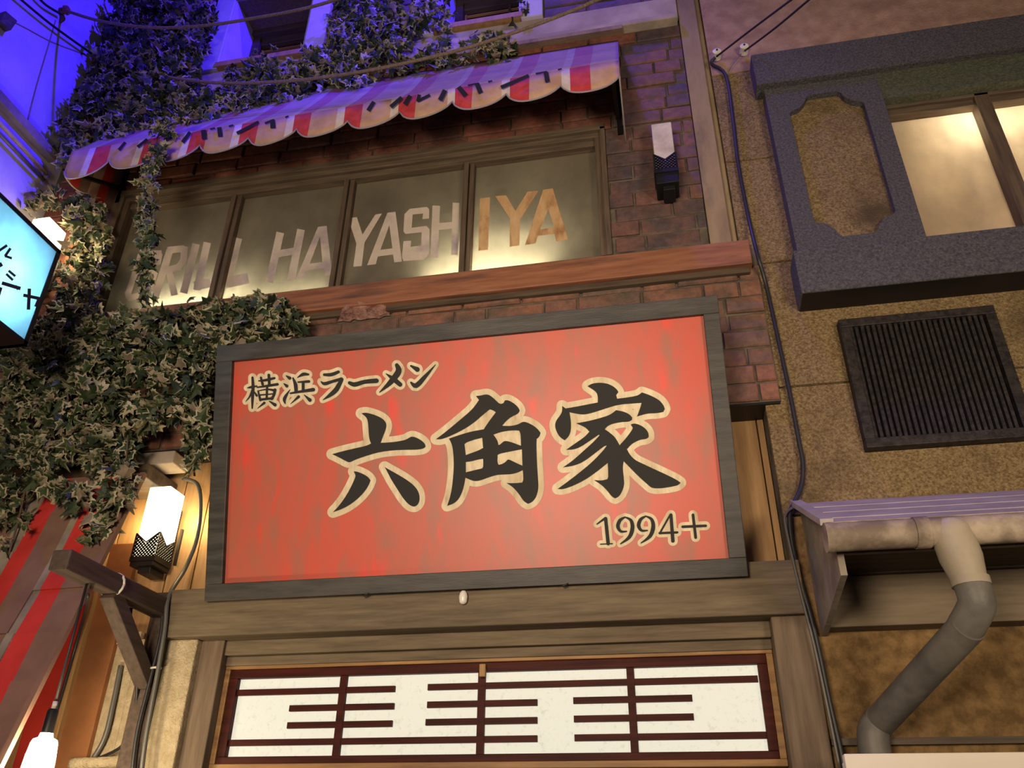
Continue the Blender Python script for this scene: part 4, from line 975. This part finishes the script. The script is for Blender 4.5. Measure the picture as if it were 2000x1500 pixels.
# vertical boards between canvas and post
zt2 = P(290, 925, .12)[2]
def board(pa, pb, Y, mat, nm, lab, zt=None, zb=1.5, th_=.04, cat='board'):
    xa = P(*pa, Y)[0]; xb2 = P(*pb, Y)[0]
    o = MB().box(xa, xb2, Y, Y+th_, zb, zt if zt else zt2).build(nm, mat, bev=.004); tag(origin(o, (xa, Y, zb)), lab, cat)
    return o
board((140, 1290), (150, 1290), .06, 'plank', 'edge_strip', 'thin cream strip at the right edge of the striped canvas', th_=.05)
board((118, 1390), (190, 1390), .10, 'orange_fab', 'orange_board', 'orange brown board right of the striped canvas', zt=P(240, 1160, .1)[2]+.35)
board((52, 1400), (112, 1400), .16, 'red_fab2', 'red_board', 'bright red board behind the hanging bulb', zt=P(140, 1250, .15)[2]+.5)
board((-80, 1400), (52, 1400), .17, 'plank', 'tan_board', 'tan board low behind the striped canvas', zt=3.3)
board((190, 1390), (240, 1390), .14, 'cream', 'cream_panel', 'narrow cream panel left of the bracket post', zt=P(228, 1235, .14)[2])
board((240, 1390), (285, 1390), .13, 'cream', 'cream_panel', 'narrow cream panel touching the bracket post', zt=P(250, 1250, .14)[2])
struct(MB().box(-5.3, -2.9, .30, .34, 1.4, 4.1).build('trim_16', 'plank'), 'tan backing wall behind the lower left boards', 'wall')
# bracket post
zp = P(300, 1190, -.04)[2]; px0 = P(268, 1330, -.04)[0]; px1 = P(309, 1330, -.04)[0]; pxc = (px0+px1)/2
br = thing('timber_bracket', 'dark timber post with projecting arm and diagonal brace left of the cream pier', 'bracket', (pxc, 0, 1.5))
MB().box(px0, px1, -.06, .10, 1.4, zp+.10).build('post', 'brace', br, bev=.006)
ay = -.1
while Q((pxc, ay, zp))[0] > 118: ay -= .01
MB().box(pxc-.055, pxc+.055, ay, -.0, zp-.06, zp+.05).build('arm', 'brace', br, bev=.008)
my = -.1
while Q((pxc, my, zp))[0] > 222: my -= .01
zl_ = zp
while Q((pxc, -.05, zl_))[1] < 1335: zl_ -= .01
MB().bar((pxc, my, zp-.05), (pxc, -.05, zl_), .09, .09, (0, 1, 0)).build('brace', 'brace', br, bev=.006)
for (y, z, s_) in ((my-.0, zp-.005, .07), (-.07, zl_+.07, .08)):
    q = [(pxc+s_*math.cos(a)*1.05, y+(0 if y < -.2 else s_*.5*math.sin(a)), z+(s_*.95*math.sin(a) if y < -.2 else 0.02*math.cos(a))) for a in [2*math.pi*i/16 for i in range(17)]]
    MB().tube(q, .007, 6, sub=1).build('cable_tie', 'tie', br, True)
# bulb on cord
cyb = my
while Q((pxc-.02, cyb, zp))[0] > 170: cyb -= .01
cx0 = pxc-.0
def onv(px, py, Y): return P(px, py, Y)
b0 = A(pxc, cyb, zp-.05); q0 = P(108, 1372, cyb)
lamp = thing('hanging_bulb', 'glowing white bulb lamp on a black cord at the lower left corner', 'lamp', (q0[0], cyb, q0[2]))
MB().tube([b0, q0], .007, 6, sub=1).build('cord', 'wire', lamp, True)
zA = P(100, 1385, cyb)[2]; zB = P(93, 1432, cyb)[2]; xx = q0[0]
MB().tube([(xx, cyb, q0[2]+.005), (xx, cyb, zA)], .012, 10, sub=1).build('cord_grip', 'tie', lamp, True)
MB().tube([(xx, cyb, zA), (xx, cyb, zA-.01), (xx, cyb, zB)], [.021, .027, .029], 16, sub=1).build('socket', 'black_metal', lamp, 'auto')
MB().tube([(xx, cyb, zB), (xx, cyb, zB-.02), (xx, cyb, zB-.03), (xx, cyb, zB-.045), (xx, cyb, zB-.11), (xx, cyb, zB-.30)], [.030, .034, .056, .062, .070, .082], 24, sub=1).build('bulb_glass', 'bulb', lamp, 'auto')
point('bulb_glow', (xx-.14, cyb+.04, zB-.12), 20, (1.0, .80, .50), .06); point('bulb_glow', (xx+.14, cyb-.02, zB-.14), 10, (1.0, .80, .50), .06)

# ================================================================== CABLES
def cable(name, pts, r, mat, label, cat='cable', k=8):
    o = MB().tube([p for p in pts], r, k, sub=5).build(name, mat, None, True); tag(origin(o, tuple(pts[0])), label, cat); return o
yc = -.02
cable('cable', [P(1397, 112, -.05), P(1390, 125, -.02), P(1418, 148, yc), P(1432, 235, yc), P(1442, 320, yc), P(1462, 425, yc), P(1480, 500, -.11), P(1497, 560, yc), P(1528, 700, yc), P(1545, 780, yc), P(1560, 860, yc), P(1568, 905, yc), P(1565, 950, yc), P(1550, 985, -.05), P(1542, 1010, -.06), P(1552, 1090, -.06), P(1590, 1230, -.06), P(1620, 1370, -.06), P(1645, 1480, -.06), P(1650, 1520, -.06)], .0135, 'wire', 'thick black cable running down the ochre wall beside the brick edge')
cable('cable', [P(1555, 988, -.08), P(1536, 1002, -.09), P(1535, 1030, -.09), P(1562, 1150, -.09), P(1590, 1260, -.09), P(1618, 1390, -.09), P(1640, 1500, -.09)], .008, 'wire_grey', 'thin grey cable beside the black one, lower right of the post')
cable('cable', [P(1448, 105, -.05), P(1430, 128, -.02), P(1420, 148, yc)], .003, 'wire_grey', 'thin pale wire from the right insulator to the black cable')
for k, (px, py) in enumerate(((1400, 110), (1453, 100))):
    p = P(px, py, -.02); ins = thing('insulator', ['white porcelain insulator on the left of the pair above the grey surround', 'white porcelain insulator on the right of the pair above the grey surround'][k], 'insulator', tuple(p), None)
    MB().tube([p+A(0, .02, 0), p, p-A(0, .025, 0), p-A(0, .05, 0), p-A(0, .06, 0)], [.034, .036, .028, .034, .012], 16, sub=1).build('body', 'porcelain', ins, 'auto')
    MB().tube([p-A(0, .055, 0), p-A(0, .068, 0)], .008, 8, sub=1).build('screw', 'black_metal', ins, True)
cable('wire', [P(1400, 110, -.06), P(1470, 56, -.5), P(1545, 0, -1.0), P(1600, -40, -1.4)], .008, 'wire', 'black wire rising from the left insulator to the top edge', 'wire')
cable('wire', [P(1455, 99, -.06), P(1515, 54, -.5), P(1582, -2, -1.0), P(1640, -50, -1.4)], .008, 'wire', 'black wire rising from the right insulator to the top edge', 'wire')
def rope(name, pts, ya, yb2, label):
    n = len(pts); q = [P(p[0], p[1], ya+(yb2-ya)*i/(n-1)) for i, p in enumerate(pts)]
    return cable(name, q, .014, 'ropem', label, 'rope')
q1 = onl(120, 18); q2 = onl(185, 105)
rope('rope', [(120, 18), (200, 42), (300, 54), (400, 50), (500, 35), (590, 18), (660, -2), (720, -22)], q1[1], -.9, 'upper brown rope sagging across the ivy')
rope('rope', [(185, 105), (250, 130), (330, 151), (430, 162), (540, 160), (640, 150), (760, 130), (900, 97), (1020, 58), (1120, 20), (1180, -6)], q2[1], -1.0, 'lower brown rope sagging between blue wall and awning')
cable('wire', [onl(30, -10, .05), onl(100, 48, .05), onl(178, 104, .05)], .012, 'wire', 'black wire on the blue wall ending at the lower rope', 'wire')
cable('wire', [onl(70, -10, .05), onl(90, 10, .05), onl(120, 28, .05)], .012, 'wire', 'black wire on the blue wall ending at the upper rope', 'wire')
for k, (px, py) in enumerate(((118, 22), (180, 102))):
    p = onl(px, py, .0); ins = thing('insulator', ['rusty hook insulator at the end of the upper rope', 'white ringed insulator at the end of the lower rope'][k], 'insulator', tuple(p))
    MB().tube([p, p+A(.05, 0, 0), p+A(.055, 0, 0), p+A(.08, 0, 0)], [.03, .03, .045, .04], 14, sub=1).build('body', ['ledge', 'porcelain'][k], ins, 'auto')
    MB().tube([p+A(.0, .02, -.02), p+A(.04, .03, -.08), p+A(.0, .04, -.10)], .014, 8).build('bracket', 'ledge', ins, True)
# cables round the bracket and the lantern
cable('conduit', [P(358, 935, .14), P(385, 945, .1), P(392, 985, .1), P(385, 1050, .1), P(362, 1110, .08), P(330, 1165, -.09), P(322, 1230, -.10), P(305, 1330, -.10), P(285, 1440, -.10), P(275, 1520, -.10)], .014, 'wire_grey', 'grey conduit curving from the ivy past the lantern down the bracket post', 'conduit')
cable('cable', [P(215, 1150, my), P(245, 1150, my+.2), P(262, 1160, -.2), P(255, 1200, -.3), P(262, 1270, -.15), P(268, 1330, -.1), P(262, 1400, -.02), P(240, 1455, .02), P(190, 1482, .08)], .009, 'wire', 'black cable looped over the bracket arm and down the brace')
cable('cable', [P(236, 1300, .12), P(222, 1370, .11), P(205, 1440, .11), P(180, 1485, .11)], .016, 'wire_grey', 'dull grey cable between the two cream panels')
cable('cable', [P(318, 1180, -.09), P(314, 1240, -.09), P(290, 1340, -.09), P(268, 1430, -.09), P(258, 1510, -.09)], .011, 'wire', 'black cable down the left face of the bracket post')
cable('cable', [P(172, 1162, cyb), P(165, 1200, -.2), P(148, 1260, 0), P(128, 1330, .03), P(110, 1390, .03)], .010, 'wire', 'black cable along the cream strip beside the striped canvas')
o = MB().bar(P(242, 1441, .0), P(262, 1447, -.03), .02, .008).build('cable_tie', 'tie'); tag(origin(o, tuple(P(242, 1441, .0))), 'white cable tie low on the bracket post', 'cable tie')
o = MB().bar(P(203, 1250, .13), P(230, 1257, .13), .012, .01).build('cable_tie', 'tie'); tag(origin(o, tuple(P(203, 1250, .13))), 'pale bent wire on top of the cream panels', 'cable tie')
cable('junction_pipe', [P(140, 1492, .0), P(200, 1490, .0), P(262, 1486, .0)], .035, 'cream', 'horizontal cream pipe at the foot of the bracket post', 'pipe')
# stone ledge piece under the ivy right of the canvas
a = P(258, 905, -.06); b = P(340, 905, -.06)
o = MB().box(a[0], b[0], -.08, .1, a[2]-.03, P(300, 885, -.06)[2]).build('stone_ledge', 'plaster', bev=.01); tag(origin(o, tuple(a)), 'pale stone ledge just above the glowing lantern', 'ledge')

# ================================================================== IVY
lobes = [(0, -.12), (.22, -.22), (.50, -.10), (.34, .12), (.52, .42), (.22, .42), (.0, 1.0), (-.22, .42), (-.52, .42), (-.34, .12), (-.50, -.10), (-.22, -.22)]
def leaf_geo(kind):
    r = random.Random(kind); s = [.76, .70, .84, .42, .84][kind]; c0 = (0, .15)
    vs = [(x, 0, z) for x, z in lobes]+[((x-c0[0])*s+c0[0], -.03, (z-c0[1])*s+c0[1]) for x, z in lobes]+[(0, -.05, .15)]
    bend = r.uniform(-.25, .35); vs = [(x, y-bend*z*z+abs(x)*.35*r.uniform(.8, 1.2), -z) for x, y, z in vs]
    n = 12; fs = [(i, (i+1) % n, n+(i+1) % n, n+i) for i in range(n)]+[(n+i, n+(i+1) % n, 24) for i in range(n)]
    return vs, fs, [1]*n+[0]*n
LG = [leaf_geo(k) for k in range(5)]
def leaf_mesh(k, dry=False):
    vs, fs, mi = LG[k]; me = bpy.data.meshes.new('leaf'); me.from_pydata(vs, [], fs)
    for m_ in (('leaf_dry', 'leaf_edge') if dry else ('leaf', 'leaf_edge')): me.materials.append(M['leaf_dark' if k == 2 else m_])
    me.polygons.foreach_set('material_index', mi); return me
LM = [leaf_mesh(k, k == 4) for k in range(5)]
LV = [np.array(g_[0]) for g_ in LG]
def inpoly(x, y, poly):
    c = False; n = len(poly)
    for i in range(n):
        x1_, y1_ = poly[i]; x2_, y2_ = poly[i-1]
        if (y1_ > y) != (y2_ > y) and x < (x2_-x1_)*(y-y1_)/(y2_-y1_)+x1_: c = not c
    return c
def ivy(label, regions, loc, nparts=290, size=.085, stems=(), spread=9):
    """regions: (polygon px, count, y near, y far)"""
    root = thing('ivy', label, 'ivy', loc, None); off = np.array(loc, float); L = []
    for poly, cnt, ya, yb3 in regions:
        xs_ = [p[0] for p in poly]; ys_ = [p[1] for p in poly]; k = 0; tries = 0
        # gather leaves around clumps so that the cover has gaps and tufts
        cl = []
        while len(cl) < max(4, cnt//5) and tries < 20000:
            tries += 1; x, y = random.uniform(min(xs_), max(xs_)), random.uniform(min(ys_), max(ys_))
            if inpoly(x, y, poly): cl.append((x, y, random.random()))
        while k < cnt:
            c_ = random.choice(cl); x, y = c_[0]+random.gauss(0, spread), c_[1]+random.gauss(0, spread)
            t = min(1, max(0, c_[2]*.7+random.random()*.3)); L.append(P(x, y, ya+(yb3-ya)*t)); k += 1
    random.shuffle(L)
    # nearest to the viewer (most prominent) become parts
    L.sort(key=lambda p: p[1]+random.uniform(-.03, .03))
    sv = []; sf = []; sm = []
    for i, p in enumerate(L):
        k = random.choice([0, 1, 2, 2, 2, 3, 3, 0, 1, 4]); s = size*random.uniform(.55, 1.35)
        e = Matrix.Rotation(random.gauss(0, .95), 3, 'Z') @ Matrix.Rotation(random.gauss(.6, .75), 3, 'X') @ Matrix.Rotation(random.gauss(0, 1.1), 3, 'Y')
        if i < nparts:
            o = bpy.data.objects.new('leaf', LM[k]); COL.objects.link(o); o.parent = root; o.location = p-off; o.rotation_euler = e.to_euler(); o.scale = (s, s, s)
        else:
            E_ = np.array(e)*s; v_ = LV[k] @ E_.T+p-off; b_0 = len(sv); sv += v_.tolist(); sf += [tuple(q+b_0 for q in f) for f in LG[k][1]]
            sm += [(3 if k == 2 else 2 if (k == 4 and m_ == 0) else m_) for m_ in LG[k][2]]
    if sv:
        me = bpy.data.meshes.new('foliage'); me.from_pydata(sv, [], sf)
        for m_ in ('leaf', 'leaf_edge', 'leaf_dry', 'leaf_dark'): me.materials.append(M[m_])
        me.polygons.foreach_set('material_index', sm); o = bpy.data.objects.new('foliage', me); COL.objects.link(o); o.parent = root; o['kind'] = 'stuff'
    for pts, Y in stems:
        MB().tube([P(x, y, Y+random.uniform(-.03, .03)) for x, y in pts], .007, 5, sub=4).build('stem', 'stem', root, True)
    return root
ivy('big ivy mass on the upper wall between the blue wall, third floor windows and awning', [
    ([(205, -20), (330, -30), (330, 60), (300, 140), (340, 260), (200, 285), (125, 325), (108, 270), (150, 190), (195, 110)], 1500, -.05, -.42),
    ([(330, -30), (415, -20), (412, 40), (395, 100), (375, 150), (400, 170), (420, 200), (560, 175), (560, 190), (400, 238), (330, 262), (300, 140)], 1300, -.04, -.36),
    ([(430, 150), (500, 118), (560, 125), (650, 85), (665, -20), (720, -20), (735, 60), (820, 20), (800, 90), (735, 120), (740, 155), (560, 190), (420, 200)], 1100, -.04, -.26),
    ([(650, -20), (870, -20), (865, 40), (820, 60), (740, 130), (690, 70)], 260, -.03, -.16),
    ([(735, 130), (840, 92), (920, 80), (1000, 20), (1025, 0), (1030, 30), (960, 75), (1000, 90), (960, 125), (900, 115), (760, 150)], 190, -.04, -.18)],
    tuple(P(300, 150, -.1)), stems=[([(250, 0), (260, 100), (230, 200), (180, 280)], -.1), ([(420, 0), (400, 90), (350, 180), (300, 250)], -.1), ([(700, 0), (680, 90), (560, 160)], -.08)])
ivy('narrow ivy strand hanging over the awning edge in front of the lettered window', [
    ([(300, 242), (345, 225), (385, 228), (330, 262), (318, 290), (312, 350), (295, 420), (305, 480), (300, 545), (290, 600), (278, 600), (275, 540), (262, 470), (275, 400), (280, 330), (285, 280)], 430, -.64, -.78)],
    tuple(P(290, 400, -.7)), nparts=230, size=.062, spread=4.5, stems=[([(380, 232), (315, 255), (298, 330), (285, 420), (288, 500), (284, 600)], -.68)])
ivy('ivy clump beside the lantern behind the blue lightbox', [
    ([(135, 395), (160, 375), (190, 400), (215, 470), (205, 520), (190, 600), (110, 660), (80, 640), (100, 590), (135, 510), (140, 440)], 560, -.10, -.36),
    ([(45, 395), (100, 378), (110, 402), (60, 408)], 40, -.1, -.3)],
    tuple(P(150, 500, -.2)), nparts=240, stems=[([(160, 380), (170, 450), (165, 540), (150, 620)], -.2)])
ivy('broad ivy mass on the ledge left of the red sign with trailing tips', [
    ([(30, 660), (150, 605), (280, 622), (400, 598), (560, 575), (598, 650), (440, 678), (408, 700), (300, 700), (150, 720), (20, 730)], 1500, -.10, -.44),
    ([(0, 690), (150, 690), (300, 680), (420, 680), (405, 760), (395, 840), (330, 800), (250, 870), (140, 900), (0, 900)], 1700, -.08, -.40),
    ([(130, 820), (250, 820), (265, 880), (245, 950), (215, 960), (165, 930), (140, 900)], 260, -.12, -.40),
    ([(0, 880), (130, 880), (120, 950), (60, 960), (50, 1040), (20, 1090), (0, 1100)], 230, -.25, -.5),
    ([(215, 940), (258, 900), (250, 985), (215, 1025), (170, 1060), (135, 1050), (175, 1015), (200, 985)], 110, -.30, -.5),
    ([(340, 790), (405, 760), (405, 905), (385, 950), (365, 930), (370, 880)], 150, -.10, -.3),
    ([(110, 950), (160, 955), (165, 985), (125, 990)], 35, -.35, -.5)],
    tuple(P(250, 750, -.2)), stems=[([(560, 590), (400, 640), (250, 680), (80, 740)], -.15), ([(380, 760), (372, 850), (380, 930)], -.15), ([(250, 850), (240, 940), (200, 1030)], -.35), ([(60, 900), (40, 1000), (15, 1090)], -.4)])
